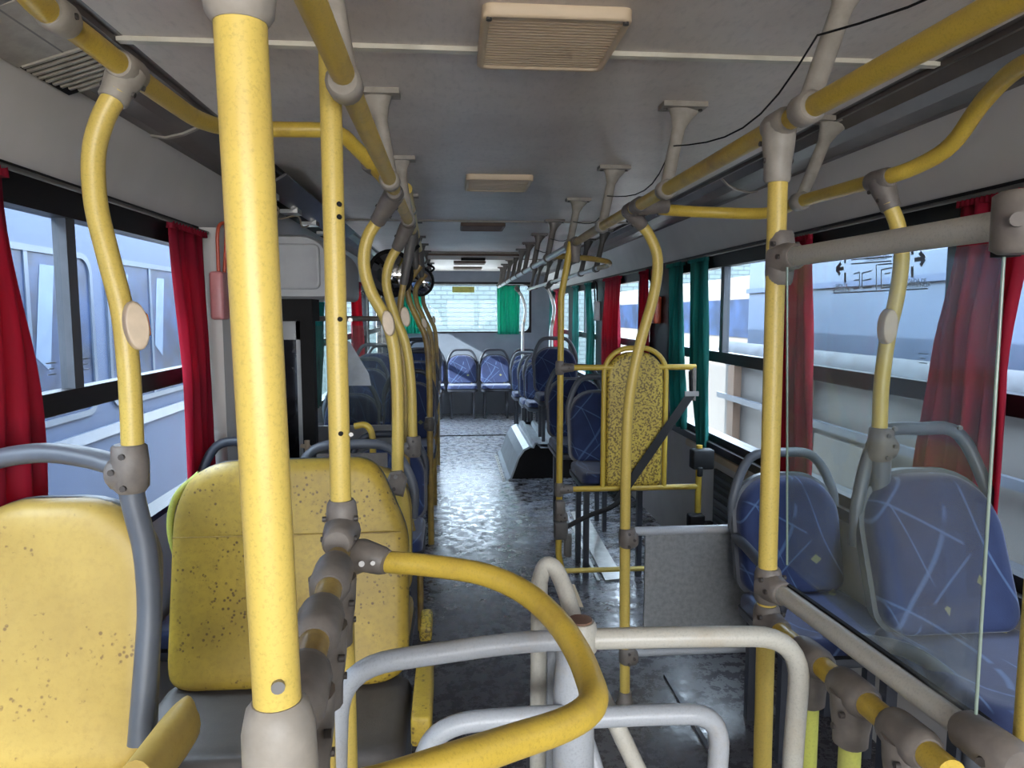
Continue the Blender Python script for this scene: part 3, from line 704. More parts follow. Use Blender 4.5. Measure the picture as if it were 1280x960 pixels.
# wheelchair backrest frame
o = thing('wheelchair_backrest', 'tall spotted yellow wheelchair backrest board in a yellow tube frame', 'backrest', )
Y = 3.48; pr = .016
xl = A(699, 560, Y).x; xr_ = A(872, 640, Y).x
tube('pole', [V(XR-.02, Y, ZR), V(xl+.005, Y, 1.5), V(xl, Y, .20), V(xl+.035, Y, .02)], pr, YEL, o)
clamp(o, V(XR, Y, ZR), (0, 1, 0), (0, 0, -1), reach=.10, m=GRYB)
zt, zm, zb = 1.15, .535, .11
tube('rail', [V(xl, Y, zt), V(xr_-.03, Y, zt)], pr*.9, YEL, o)
tube('rail', [V(xl, Y, zm), V(xr_, Y, zm)], pr*.9, YEL, o)
tube('rail', [V(xl, Y, zb), V(xr_-.2, Y, zb)], pr*.8, YELC, o)
tube('post', [V(xr_, Y, 0), V(xr_, Y, .75)], pr, YEL, o)
tube('post', [V(xr_-.04, Y, zt), V(xr_-.04, Y, .98)], pr*.9, GRYB, o)
for z in (zt, zm): clamp(o, V(xl, Y, z), (0, 0, 1), (1, 0, 0), r=pr, L=.07, reach=.07)
hub(o, V(xl+.005, Y-.01, .40), h=.05)
bx0, bx1 = A(758, 520, Y).x, A(828, 520, Y).x; bw = bx1-bx0; bc = (bx0+bx1)/2; zt2 = A(790, 440, Y).z; zb2 = A(790, 608, Y).z
out = rrect(bw, zt2-zb2, [bw*.42, bw*.42, .02, .02], 8, bc, (zt2+zb2)/2)
mb = MB(); pad(mb, out, .035, lambda u, w, d: V(u, Y+.02-d, w)); mb.build('backrest_board', YS3, o)
out = rrect(bw+.03, zt2-zb2+.10, [bw*.45, bw*.45, .005, .005], 8, bc, (zt2+zb2)/2-.03)
arch = [V(u, Y, w) for u, w in out if w > zm-.0]
arch.sort(key=lambda p: math.atan2(p.z-(zm), p.x-bc))
tube('arch_tube', [V(bc+bw/2+.015, Y, zm)]+arch+[V(bc-bw/2-.015, Y, zm)], pr*.8, YEL, o)
# belts
o = thing('seat_belt', 'black diagonal strap with silver buckle across the yellow board', 'belt')
a, b = A(864, 492, Y-.04), A(770, 628, Y-.06)
d = (b-a).normalized(); s_ = d.cross(V(0, 1, 0)).normalized()
MB().obox((a+b)/2, d*((a-b).length/2), s_*.022, V(0, .0015, 0)).build('webbing', BELT, o)
MB().obox(a+V(0, -.006, 0), V(.035, 0, 0), V(0, .006, 0), V(0, 0, .012)).build('buckle', CHROME, o)
MB().cyl(a, V(a.x, a.y+.02, 1.13), .01, 10).build('strap_anchor', BLK, o)
o = thing('belt_retractor', 'black belt reel clamped to the right post of the board frame', 'belt')
p = V(xr_, Y-.02, .69); bevel(MB().box(p.x-.05, p.x+.06, p.y-.04, p.y+.03, p.z-.055, p.z+.045).box(p.x-.03, p.x, p.y-.05, p.y-.03, p.z-.09, p.z-.04).build('reel_housing', BELT, o), .008)
o = thing('belt_retractor', 'black lower belt reel on the right post near the floor', 'belt')
p = V(xr_, Y-.03, .36); bevel(MB().box(p.x-.06, p.x+.02, p.y-.03, p.y+.03, p.z-.03, p.z+.04).box(p.x, p.x+.07, p.y-.02, p.y+.02, p.z-.13, p.z).build('reel_housing', BELT, o), .008)
o = thing('floor_belt', 'pair of grey and black belt clips on the left pole above the floor', 'belt')
p = V(xl, Y-.04, .46); bevel(MB().box(p.x-.025, p.x+.025, p.y-.02, p.y+.02, p.z-.04, p.z+.03).build('upper_clip', GRYB, o), .01)
bevel(MB().box(p.x-.03, p.x+.04, p.y-.02, p.y+.02, p.z-.17, p.z-.08).box(p.x+.02, p.x+.06, p.y-.015, p.y+.015, p.z-.26, p.z-.14).build('lower_clip', DGB, o), .01)
MB().sweep(smooth([V(p.x+.03, p.y, p.z-.11), A(735, 645, Y-.05), A(762, 635, Y-.06), A(780, 622, Y-.06)]), .013, 10, 0, .005).build('webbing', BELT, o)

# ------------------------------------------------------------------ turnstile
o = thing('turnstile', 'white tubular turnstile with a round-capped post and nested loop barriers', 'turnstile')
Y = 1.07; H = A(722, 790, Y)
def arch_(x0, x1, z, zl, lean=.0):
    return fillet([V(x0-lean, Y, 0.02), V(x0, Y, zl), V(x0+.02, Y, z-.012), V(H.x, Y, z), V(x1-.03, Y, z), V(x1, Y, zl), V(x1-.01, Y, 0.02)], .085, 8)
zo = A(850, 796, Y).z; zi = A(820, 893, Y).z
MB().sweep(fillet([V(A(420, 960, Y).x, Y, .02), A(420, 960, Y), A(425, 835, Y), A(640, 803, Y), H+V(0, 0, -.012)], .085, 8), .0165, 16).build('outer_loop', WHG, o)
MB().sweep(fillet([V(.335, Y, .02), A(990, 960, Y), A(1003, 795, Y), A(850, 796, Y), H+V(0, 0, -.012)], .085, 8), .0165, 16).build('outer_loop', WHP, o)
MB().sweep(fillet([V(A(515, 990, Y).x, Y, .02), A(520, 975, Y), A(545, 905, Y), A(700, 893, Y), V(H.x, Y, zi)], .07, 8), .0165, 16).build('inner_loop', WHG, o)
MB().sweep(fillet([V(.21, Y, .02), A(895, 985, Y), A(902, 892, Y), A(820, 893, Y), V(H.x, Y, zi)], .07, 8), .0165, 16).build('inner_loop', WHG, o)
MB().sweep([V(H.x, Y+.03, 0), V(H.x, Y+.03, .80), V(H.x, Y+.02, H.z)], [.036, .034, .026], 20).build('post', WHG, o)
MB().sweep([H+V(.004, 0, -.035), H+V(.004, 0, -.028), H+V(.004, 0, .012), H+V(.004, 0, .018)], [.020, .027, .026, .022], 20).build('hub', WHP, o)
MB().cyl(H+V(.004, 0, .018), H+V(.004, 0, .021), .019, 20).build('hub_cap', simple('rusty_cap', (.22, .12, .08), .6), o)
l1 = [A(672, 1000, 1.22), A(674, 760, 1.22), A(676, 722, 1.22), A(684, 706, 1.22), A(697, 716, 1.21), A(712, 755, 1.18), A(733, 830, 1.15), A(770, 905, 1.12), A(815, 1000, 1.10)]
MB().sweep(smooth(l1, 5), .0150, 14).build('rotating_arm', WHP, o)
l2 = [A(684, 1000, 1.24), A(686, 860, 1.24), A(688, 826, 1.24), A(697, 814, 1.24), A(708, 830, 1.22), A(722, 890, 1.18), A(742, 950, 1.15), A(755, 1000, 1.13)]
MB().sweep(smooth(l2, 5), .0130, 14).build('rotating_arm', WHG, o)

# ------------------------------------------------------------------ seats
def make_seat(label, X, Y, z0, w, fab, grp, frame=SFR, cush=None, ft=.84, fb=.46, hoop=.91, legs=True, sh=1.07, lb=0.0, cat='seat', depth=.42, shape=None, hoop_m=None, lean=.10):
    """Y = plane of the backrest face; the seat looks towards -y"""
    o = thing('bus_seat', label, cat, (X, Y, z0), grp)
    fz = z0
    ft -= 0; H_ = ft-fb
    L = lambda z: lean*(z-fb)/(H_)-lean*.6              # backrest leans away from the viewer with height
    rr = w*.40
    out = shape or rrect(w*.93, H_, [rr*.9, rr*.9, .05, .05], 8, 0, (ft+fb)/2)
    mb = MB(); pad(mb, out, .05, lambda u, z, d: V(u, L(z)+.02-d+.25*u*u, z), dish=.18); mb.build('backrest', fab, o)
    out2 = [(u*sh, (z-(ft+fb)/2)*(1+(sh-1)*.7)+(ft+fb)/2) for u, z in out]
    mb = MB(); pad(mb, out2, -.045, lambda u, z, d: V(u, L(z)+.012-d+.25*u*u, z), 0); mb.build('shell', frame, o)
    if hoop:
        ww = w*.40
        z1 = ft-rr*.55
        pts = [V(-w*.47, L(z1)+.03, z1-.10), V(-w*.47, L(z1)+.03, z1+.02), V(-w*.30, L(ft)+.03, hoop-.018), V(0, L(ft)+.03, hoop), V(w*.30, L(ft)+.03, hoop-.018), V(w*.47, L(z1)+.03, z1+.02), V(w*.47, L(z1)+.03, z1-.10)]
        MB().sweep(smooth(pts, 5), .017, 12, 0, .015).build('hoop_handle', hoop_m or frame, o)
    cz = fb-.01
    outc = rrect(w*.95, depth, [.03, .03, .06, .06], 5, 0, -depth/2-.02)
    mb = MB(); pad(mb, outc, .05, lambda u, v, d: V(u, v, cz-.04+d+.03*max(0, -v-.3)/.1*.3), dish=.15); mb.build('seat_cushion', cush or fab, o)
    mb = MB(); pad(mb, [(u*1.04, v) for u, v in outc], -.035, lambda u, v, d: V(u, v, cz-.04+d)); mb.build('seat_pan', frame, o)
    if legs:
        for s_ in (-1, 1):
            MB().box(s_*w*.36-.014, s_*w*.36+.014, -.30, -.27, lb-z0, cz-.07).box(s_*w*.36-.014, s_*w*.36+.014, -.06, -.03, lb-z0, cz-.07).box(s_*w*.36-.014, s_*w*.36+.014, -.32, -.02, cz-.09, cz-.06).build('leg', SFRD, o)
    return o
def arm(o, x, m, z=.66, y0=.0, y1=-.30, r=.018):
    MB().sweep(smooth([V(x, y0, z+.02), V(x, y0-.10, z+.015), V(x, y1, z-.02), V(x, y1-.05, z-.07), V(x, y1-.03, z-.13)]), r, 12).build('armrest', m, o)
# right side, from the camera back
sB = make_seat('blue patterned window seat nearest the camera, seen through the clear panel', .975, 1.62, .20, .37, BLUE, None, ft=.815, hoop=.925, lean=.14)
LB = Vector(sB.location)
MB().sweep(smooth([A(1075, 800, 1.55)-LB, A(1130, 812, 1.46)-LB, A(1172, 836, 1.38)-LB, A(1198, 868, 1.33)-LB, A(1214, 915, 1.31)-LB, A(1214, 975, 1.31)-LB]), .017, 12).build('armrest', SFR, sB)
MB().sweep(smooth([A(1101, 575, 1.68)-LB, A(1100, 640, 1.68)-LB, A(1106, 720, 1.66)-LB, A(1120, 800, 1.62)-LB, A(1126, 860, 1.62)-LB]), .024, 12).build('side_bar', SFR, sB)
for sx in (-.1, .07): MB().cyl(V(sx, .038, .935), V(sx, .03, .935), .006, 8).build('screw', CHROME, sB)
sA = make_seat('blue seat behind the straight yellow pole, right of the grey barrier panel', .955, 2.34, 0, .39, BLUE, None, ft=.845, hoop=.925)
arm(sA, -.19, SFRD, z=.62)
G1 = 'blue seats along the right side behind the yellow board'
for (X, Y, z0, w, lab) in (
    (.635, 3.95, .13, .40, 'blue aisle seat directly behind the yellow board frame, right of aisle'),
    (.62, 4.75, .13, .40, 'dark blue aisle seat second behind the yellow board'),
    (.70, 6.25, .27, .40, 'raised bright blue seat mounted on the ribbed wheel arch'),
    (.73, 7.50, .05, .38, 'blue seat with pale legs just behind the wheel arch'),
    (.73, 8.12, .0, .38, 'blue right-hand seat third from the rear bench row'),
    (.70, 8.80, .0, .38, 'blue right-hand seat directly before the rear row')):
    make_seat(lab, X, Y, z0, w, BLUE, G1, frame=SFR, hoop=.925, lb=.325 if Y == 6.25 else 0)
G2 = 'blue seats in the back row'
for X, lab in ((-.95, 'leftmost blue seat of the back row in the corner'), (-.52, 'back row blue seat second from the left, behind the poles'), (-.08, 'middle blue seat of the back row facing down the aisle'), (.37, 'back row blue seat right of the middle one under the green curtain'), (.80, 'rightmost blue seat of the back row beside the window')):
    make_seat(lab, X, 9.78, 0, .42, BLUE, G2, frame=SFRD, hoop=.915)
# left side
s1 = make_seat('smooth yellow front seat at the left window, cut off by the frame', -.955, 1.32, .20, .39, YS1, None, sh=1.0, ft=.875, fb=.40, hoop=None, lean=.10)
L1 = Vector(s1.location)
MB().sweep(smooth([A(163, 608, 1.28)-L1, A(170, 640, 1.28)-L1, A(182, 690, 1.28)-L1, A(187, 760, 1.27)-L1, A(183, 830, 1.25)-L1, A(175, 930, 1.22)-L1]), .0205, 14).build('side_bar', SFR, s1)
MB().sweep(smooth([A(148, 582, 1.29)-L1, A(110, 572, 1.31)-L1, A(60, 566, 1.33)-L1, A(5, 572, 1.34)-L1, A(-40, 590, 1.34)-L1, A(-80, 640, 1.34)-L1]), .018, 14, 0, .026).build('hoop_handle', SFR, s1)
q0, q1 = A(232, 902, 1.17)-L1, A(170, 985, .98)-L1
dq = (q1-q0).normalized()
ab = MB().sweep([q0-dq*.01, q0+dq*.01, q0+dq*.05, q1], [.016, .028, .030, .026], 16, 0, .040).build('armrest', YS1, s1)
w2 = .66; rr = .05
H2a, H2b = .46, 1.03
def chs():
    w, h = w2*.93, H2b-H2a; x = w/2
    P = [(x, H2a+.03), (x, H2b-.20), (x-.075, H2b-.03), (x-.12, H2b), (-x+.12, H2b-.005), (-x+.04, H2b-.04), (-x, H2b-.13), (-x, H2a+.03), (-x+.03, H2a), (x-.05, H2a)]
    m0 = P[-1:]+P+P[:1]; Q = []
    for i in range(1, len(m0)-1):
        a, b, c = [Vector((m0[i+j][0], 0, m0[i+j][1])) for j in (-1, 0, 1)]
        ra = min(.045, (a-b).length*.45); rc = min(.045, (c-b).length*.45)
        p0 = b+(a-b).normalized()*ra; p1 = b+(c-b).normalized()*rc
        for j in range(5):
            t = j/4; v = p0*(1-t)**2+b*2*t*(1-t)+p1*t*t; Q.append((v.x, v.z))
    return Q
s2 = make_seat('wide double yellow seat with brown-spotted back behind the near pole', -.645, 1.86, 0, w2, YS2, None, cush=CUSHG, ft=H2b, fb=H2a, hoop=None, shape=chs(), depth=.36, sh=1.0, lean=.13)
MB().box(-.29, .29, -.032+.008, -.030+.010, .845, .848).build('seam', YELW, s2)
MB().sweep(smooth([V(-.295, .06, .70), V(-.325, .06, .84), V(-.31, .07, .93), V(-.25, .08, .99)]), .010, 10).build('side_tube', PLM, s2)
bevel(MB().box(.33, .375, -.36, -.10, .46, .53).build('armrest', YS2, s2), .008)
MB().box(.335, .36, -.15, .0, .0, .47).build('side_post', SFRD, s2)
s3 = make_seat('narrower yellow seat with grey hoop directly behind the wide spotted seat', -.565, 2.42, 0, .44, YS1, None, ft=.90, hoop=.965, lean=.08, sh=1.0)
MB().box(-.12, .12, .04, .055, .885, .935).build('handle_plate', GRYB, s3)
bevel(MB().box(.235, .275, -.20, -.05, .36, .41).build('armrest', YS3, s3), .008)
make_seat('blue seat against the door pillar, only its dark hoop showing', -.965, 2.55, 0, .36, BLUE, None, frame=SFRD, ft=.86, hoop=.955)
s4 = make_seat('dark seat left of aisle at the foot of the grey-white button pole', -.53, 3.35, 0, .38, BLUE, None, frame=SFRD, ft=.78, hoop=.84)
G3 = 'blue seats along the left side behind the door'
for (X, Y, z0, w, lab) in (
    (-.93, 5.05, 0, .40, 'blue window seat with pale grey hoop behind the door partition'),
    (-.52, 5.05, .08, .38, 'blue aisle seat behind the door partition, hidden by curved poles'),
    (-.93, 5.85, .12, .40, 'second blue window seat behind the door on the left'),
    (-.52, 5.85, .18, .38, 'second blue aisle seat behind the door on the left'),
    (-.93, 6.65, .20, .40, 'large raised blue window seat seen above the door partition'),
    (-.52, 6.65, .25, .38, 'raised dark aisle seat left of the rear window view'),
    (-.93, 7.55, .15, .40, 'far left blue window seat before the green curtain'),
    (-.52, 7.55, .20, .38, 'far left aisle seat with its back to the rear row')):
    make_seat(lab, X, Y, z0, w, BLUE, G3, frame=SFRD if X > -.6 else SFR, hoop=.925)

# door partition (left, behind door)
o = thing('door_partition', 'glazed partition with a grey top tube between the door and left seats', 'partition', (0, 4.6, 0))
MB().cyl(V(-1.16, 0, 1.385), V(-.60, 0, 1.385), .016, 12).build('top_tube', GRYB, o)
MB().box(-1.14, -.62, -.003, .003, .72, 1.34).build('clear_pane', SCRN, o)
MB().box(-1.16, -.60, -.012, .012, .1, .70).build('lower_board', COVER, o)
MB().cyl(V(-.60, 0, 0), V(-.60, 0, 1.39), .015, 12).build('post', DGB, o)
pp = [A(x_, y_, 4.58)-V(0, 4.6, 0) for x_, y_ in ((430, 424), (437, 427), (461, 467), (464, 482), (430, 482))]
MB().rings([pp, [p+V(0, -.006, 0) for p in pp]], 0, False).build('pane_reflection', simple('reflection_white', (.7, .76, .82), .5), o)  # pale sheet standing in for a reflection in the partition glass
o = thing('yellow_corner_handle', 'small bent yellow grab handle low beside the slim pole', 'handle')
MB().sweep(smooth([A(443, 533, 3.0), A(455, 531, 3.0), A(463, 537, 3.0), A(466, 552, 3.0), A(466, 575, 3.0)]), .014, 12).build('tube', YEL, o)

# mirrors
for (px, py, Y, r, lab) in ((488, 342, 4.1, .125, 'large round convex mirror with black rim hanging left of the aisle'), (525, 352, 6.4, .12, 'small distant round mirror behind the larger one')):
    c = A(px, py, Y); o = thing('convex_mirror', lab, 'mirror', tuple(c), None, -.25)
    MB().sweep(closed_arc(V(0, 0, 0), V(1, 0, 0), V(0, 0, 1), r, r), .012, 10, closed=True).build('rim', BLK, o)
    rs = [[V(r*s_*math.cos(2*PI*i/28), -.05*(1-s_*s_), r*s_*math.sin(2*PI*i/28)) for i in range(28)] for s_ in (1, .85, .65, .4, .15, .01)]
    MB().rings(rs, 0, True, False).build('mirror_face', MIRR, o)
    mt = V(-.40, Y+.02, 1.80)-c if Y < 5 else A(530, 328, Y)-c; mt.rotate(Matrix.Rotation(.25, 3, 'Z'))
    MB().sweep(smooth([V(r*.75, .02, r*.72), V(r*1.0, .03, r*1.0), mt]), .010, 8).build('arm', BLK, o)
    MB().sweep([V(0, .02, 0), V(0, .05, 0)], [r*.95, r*.5], 20).build('back_shell', BLK, o)

# ------------------------------------------------------------------ wheel arch and floor pieces
o = thing('wheel_arch_cover', 'grey ribbed sheet cover over the wheel arch with dark open end', 'cover', (0, 5.93, 0))
prof = [(.24, 0), (.27, .02), (.30, .10), (.335, .20), (.38, .265), (.43, .29)]
x = .43
while x < 1.0:
    prof += [(x+.03, .285), (x+.045, .322), (x+.075, .322), (x+.09, .285)]; x += .12
prof += [(1.14, .29)]
inn = [(u+.012, max(0, z-.012)) for u, z in prof]
rs = [[V(u, y, z) for u, z in prof]+[V(u, y, z) for u, z in inn[::-1]] for y in (0, 1.25)]
MB().rings(rs, 0, False).build('ribbed_sheet', ARCH, o)
MB().add([V(.27, .05, 0)]+[V(u+.012, .05, max(0, z-.02)) for u, z in prof[1:-1]]+[V(1.14, .05, .27), V(1.14, .05, 0)], [tuple(range(len(prof)+1))]).build('opening_shade', BLK, o)  # black sheet across the open end, painted shade for the dark inside
o = thing('floor_strip', 'white perforated metal strip screwed to the floor beside the wheel arch', 'strip', (.20, 5.9, 0))
mb = MB().box(0, .025, 0, 1.1, 0, .006); 
for k in range(11): mb.cyl(V(.0125, .05+k*.1, .006), V(.0125, .05+k*.1, .009), .007, 8, 1)
mb.build('strip', [WHP, SCREW], o)
o = thing('floor_strip', 'long shiny silver floor plate lit by sun in the wheelchair bay', 'strip', (0, 0, 0))
a0, a1 = A(722, 645, 4.9), A(768, 728, 3.6); a0.z = a1.z = .006
k = (a1-a0); 
mb = MB().obox((a0+a1)/2, k/2, V(.052, .01, 0), V(0, 0, .005)); mb.build('plate', TREAD, o)
mb = MB().obox((a0+a1)/2-V(.085, 0, .002), k/2, V(.008, .0, 0), V(0, 0, .004)); mb.build('edge_bead', METAL, o)
struct('trim_9', MB().box(-.9, 1.1, 8.16, 8.19, 0, .008), BLK)
struct('trim_10', MB().box(.60, .615, 1.7, 2.6, 0, .010), SFR)
o = thing('floor_wedge', 'worn beige wooden wedge on the floor at the foot of the board pole', 'wedge')
p = A(716, 752, 3.30); MB().add([V(p.x-.02, 3.3, 0), V(p.x+.05, 3.28, 0), V(p.x+.05, 3.45, 0), V(p.x-.02, 3.45, 0), V(p.x-.02, 3.42, .07), V(p.x+.03, 3.42, .06)], [(0, 1, 5, 4), (0, 4, 3), (1, 2, 5), (3, 4, 5, 2), (0, 3, 2, 1)]).build('wedge_block', CREAM, o)

# ------------------------------------------------------------------ curtains
def curtain(label, side, y0, y1, m, z0=.78, z1=1.705, amp=.018, folds=5, mid=None, bot=None, depth=0):
    """mid/bot = (ya, yb) extents at mid height and at the hem"""
    o = thing('window_curtain', label, 'curtain', (0, 0, 0))
    mid = mid or (y0, y1); bot = bot or mid; X = side*(HW-.035-depth)
    NU, NV = folds*8, 16; vs = []; fs = []
    for j in range(NV+1):
        t = j/NV; z = z1+(z0-z1)*t
        if t < .5: s_ = t/.5; s_ = s_*s_*(3-2*s_); a = y0+(mid[0]-y0)*s_; b = y1+(mid[1]-y1)*s_
        else: s_ = (t-.5)/.5; s_ = s_*s_*(3-2*s_); a = mid[0]+(bot[0]-mid[0])*s_; b = mid[1]+(bot[1]-mid[1])*s_
        for i in range(NU+1):
            u = i/NU
            vs.append(V(X-side*(amp*(.35+.65*min(1, t*3))*math.sin(u*folds*2*PI+.9*math.sin(3*t+folds))+.006*math.sin(11*u+5*t)), a+(b-a)*u, z))
    for j in range(NV):
        for i in range(NU): q = j*(NU+1)+i; fs.append((q, q+1, q+NU+2, q+NU+1))
    c = MB().add(vs, fs, 0, True).build('cloth', m, o)
    md = c.modifiers.new('solid', 'SOLIDIFY'); md.thickness = .002
    # gathered heading
    mb = MB()
    n_ = folds*3
    for i in range(n_): 
        y = y0+(y1-y0)*(i+.5)/n_; mb.sweep([V(X, y, z1+.018), V(X, y, z1-.005)], [(y1-y0)/n_*.45, (y1-y0)/n_*.55], 6)
    mb.build('gathered_heading', m, o)
    return o
curtain('red curtain at the far left edge of the front left window', -1, 1.25, 1.60, REDC, mid=(1.25, 1.66), bot=(1.25, 1.63), folds=5, z0=.80)
curtain('red curtain on the left wall beside the red hammer holder', -1, 2.46, 2.80, REDC, mid=(2.54, 2.80), bot=(2.52, 2.80), folds=4, z0=.60)
curtain('red curtain partly behind the clear panel at the right edge', 1, 1.58, 1.84, REDC, mid=(1.62, 1.90), bot=(1.62, 1.95), folds=5, z0=.86)
curtain('narrow red curtain just right of the straight yellow pole', 1, 2.62, 2.88, REDC, mid=(2.58, 2.86), bot=(2.54, 2.84), folds=4, z0=.72)
curtain('green curtain on the right window left of the straight yellow pole', 1, 3.72, 4.02, GRNC, mid=(3.68, 3.98), bot=(3.66, 3.78), folds=4, z0=.66)
curtain('green curtain beside the black window pillar on the right', 1, 4.12, 4.42, GRNC, mid=(4.10, 4.38), bot=(4.02, 4.3), folds=3, z0=.74)
curtain('dark red curtain right of the tall curved pole by the hammer', 1, 4.88, 5.10, REDC, mid=(4.84, 5.12), folds=4, z0=.76)
curtain('dark red curtain left of the tall curved pole above the yellow board', 1, 5.68, 6.30, REDC, folds=6, z0=.76)
curtain('dark green curtain on the right behind the board pole, nearer of two', 1, 6.92, 7.22, GRNC, mid=(6.75, 7.1), folds=4, z0=.76)
curtain('dark green curtain on the right behind the board pole, farther of two', 1, 7.62, 7.95, GRNC, folds=4, z0=.76)
curtain('red curtain farthest back on the right wall', 1, 8.75, 9.35, REDC, folds=6, z0=.80)
curtain('teal curtain in the last corner of the right wall', 1, 9.55, 9.85, GRNC, folds=4, z0=.80)
curtain('teal green curtain on the left wall right of the thick near pole', -1, 4.85, 5.40, GRNC, mid=(4.9, 5.2), bot=(4.8, 5.0), folds=4, z0=.78)
curtain('teal green curtain on the left wall behind the slim pole', -1, 5.55, 5.9, GRNC, folds=4, z0=.78)
curtain('dark red curtain on the left wall between slim pole and curved pole', -1, 6.70, 7.5, REDC, folds=5, z0=.8)
def rear_curtain(label, x0, x1, z0, z1, folds):
    o = thing('window_curtain', label, 'curtain'); NU, NV = folds*8, 8; vs = []; fs = []
    for j in range(NV+1):
        t = j/NV
        for i in range(NU+1):
            u = i/NU; vs.append(V(x0+(x1-x0)*u*(1-.06*t)+.01*t, 9.92+.015*math.sin(u*folds*2*PI+t), z1+(z0-z1)*t))
    for j in range(NV):
        for i in range(NU): q = j*(NU+1)+i; fs.append((q, q+1, q+NU+2, q+NU+1))
    c = MB().add(vs, fs, 0, True).build('cloth', m_rc, o)
    md = c.modifiers.new('solid', 'SOLIDIFY'); md.thickness = .002
m_rc = cloth('bright_green_curtain_cloth', (.02, .42, .28), (.02, .34, .24))
rear_curtain('bright green curtain on the right part of the rear window', .41, .73, 1.125, 1.80, 6)
rear_curtain('bright green curtain on the left part of the rear window', -.88, -.62, 1.14, 1.80, 5)
for side, y0, y1 in ((-1, .4, 2.82), (1, 1.4, 4.45), (1, 4.9, 6.45), (1, 6.75, 8.1), (1, 8.4, 9.8), (-1, 4.78, 9.7)):
    x = side*(HW-.04); rod = MB().cyl(V(x, y0, 1.722), V(x, y1, 1.722), .006, 8).build('curtain_rod', DGB)
    tag(rod, {(-1, .4): 'dark curtain rod above the front left window', (1, 1.4): 'dark curtain rod above the front right window', (1, 4.9): 'dark curtain rod of the second right window, holding dark red curtains', (1, 6.75): 'dark curtain rod holding two dark green curtains, right wall', (1, 8.4): 'dark curtain rod over the last right window', (-1, 4.78): 'long dark curtain rod on the left wall past the door'}[(side, y0)], 'rod')
rod = MB().cyl(V(-.89, 9.92, 1.806), V(.89, 9.92, 1.806), .008, 8).cyl(V(-.885, 9.92, 1.806), V(-.885, YR, 1.806), .008, 8).cyl(V(.885, 9.92, 1.806), V(.885, YR, 1.806), .008, 8).build('curtain_rod', DGB)
tag(rod, 'thin dark curtain rod across the top of the rear window', 'rod')
# rear window notice
o = MB().box(-.205, .10, YR-.006, YR-.002, 1.705, 1.785).build('yellow_notice', simple('yellow_notice_print', (.62, .60, .12), .5)); tag(o, 'faded yellow notice stuck at the top of the rear window', 'sign')
for k in range(2): MB().box(-.10+k*.02, .08, YR-.008, YR-.006, 1.755-k*.025, 1.760-k*.025).build('print_line', simple('faded_print', (.35, .35, .12), .6), o)

# emergency hammers
def hammer(label, side, y, z, h=1.0, m1=PINK, m2=REDP):
    o = thing('emergency_hammer', label, 'hammer', (side*(HW-.01) if side > 0 else -1.115, y, z))
    bevel(MB().box(*sorted((0, -side*.05)), -.045, .045, -.15, .03).build('holder', m1, o), .012, 3)
    pts = [V(-side*.03, -.02, .02), V(-side*.035, -.035, .16), V(-side*.04, -.03, .20), V(-side*.05, .01, .215), V(-side*.05, .03, .19), V(-side*.04, .015, .02)]
    MB().sweep(fillet(pts, .02, 4), .007, 10).build('loop_handle', m2, o)
hammer('pink emergency hammer holder with red loop on the left door pillar', -1, 2.79, 1.545)
hammer('red emergency hammer by the black pillar on the right wall', 1, 4.66, 1.50, m1=REDP)
hammer('dark emergency hammer loop on the right wall before the second red curtain', 1, 6.60, 1.50, m1=COVER, m2=BLK)

# exit notice printed on the right window glass
GP = simple('grey_print', (.16, .18, .21), .6)
o = thing('exit_notice', 'transparent emergency exit notice with two arrows on the right window glass', 'sign', (HW+.019, 0, 0))
Xn = 0
def onwall(px, py): 
    d = fw + rt*((px-640)/FOC) - up*((py-480)/FOC); p = CAM+d*((HW+.019-CAM.x)/d.x); return p.y, p.z
def lines(name, segs, wd=.0022):
    mb = MB()
    for (a, b) in segs:
        ya, za = onwall(*a); yb, zb = onwall(*b); d = V(0, yb-ya, zb-za); L_ = d.length; d.normalize(); n_ = V(0, -d.z, d.y)
        mb.obox(V(0, (ya+yb)/2, (za+zb)/2), d*(L_/2), n_*wd, V(.0006, 0, 0))
    return mb.build(name, GP, o)
def zz(x, y): return (960+x/4.8, 280+y/4.8)
lines('outline_print', [(zz(395, 415), zz(960, 388)), (zz(395, 415), zz(400, 395)), (zz(500, 215), zz(745, 195)), (zz(500, 240), zz(740, 222)), (zz(515, 300), zz(550, 290)), (zz(550, 290), zz(548, 385)), (zz(515, 390), zz(545, 385)), (zz(515, 340), zz(545, 335)), (zz(565, 295), zz(625, 280)), (zz(565, 295), zz(565, 385)), (zz(570, 340), zz(620, 330)), (zz(570, 385), zz(625, 380)), (zz(650, 245), zz(650, 395)), (zz(680, 275), zz(745, 262)), (zz(680, 275), zz(680, 385)), (zz(680, 385), zz(740, 378)), (zz(700, 300), zz(735, 293)), (zz(660, 245), zz(745, 237))])
lines('dashed_bar', [(zz(463, 195), zz(463, 235)), (zz(463, 292), zz(463, 352)), (zz(866, 150), zz(866, 185)), (zz(866, 255), zz(866, 320))], .006)
lines('arrow', [(zz(455, 267), zz(420, 270)), (zz(410, 270), zz(438, 235)), (zz(410, 270), zz(432, 303))], .007)
lines('arrow', [(zz(880, 215), zz(930, 208)), (zz(940, 208), zz(910, 170)), (zz(940, 208), zz(915, 250))], .007)
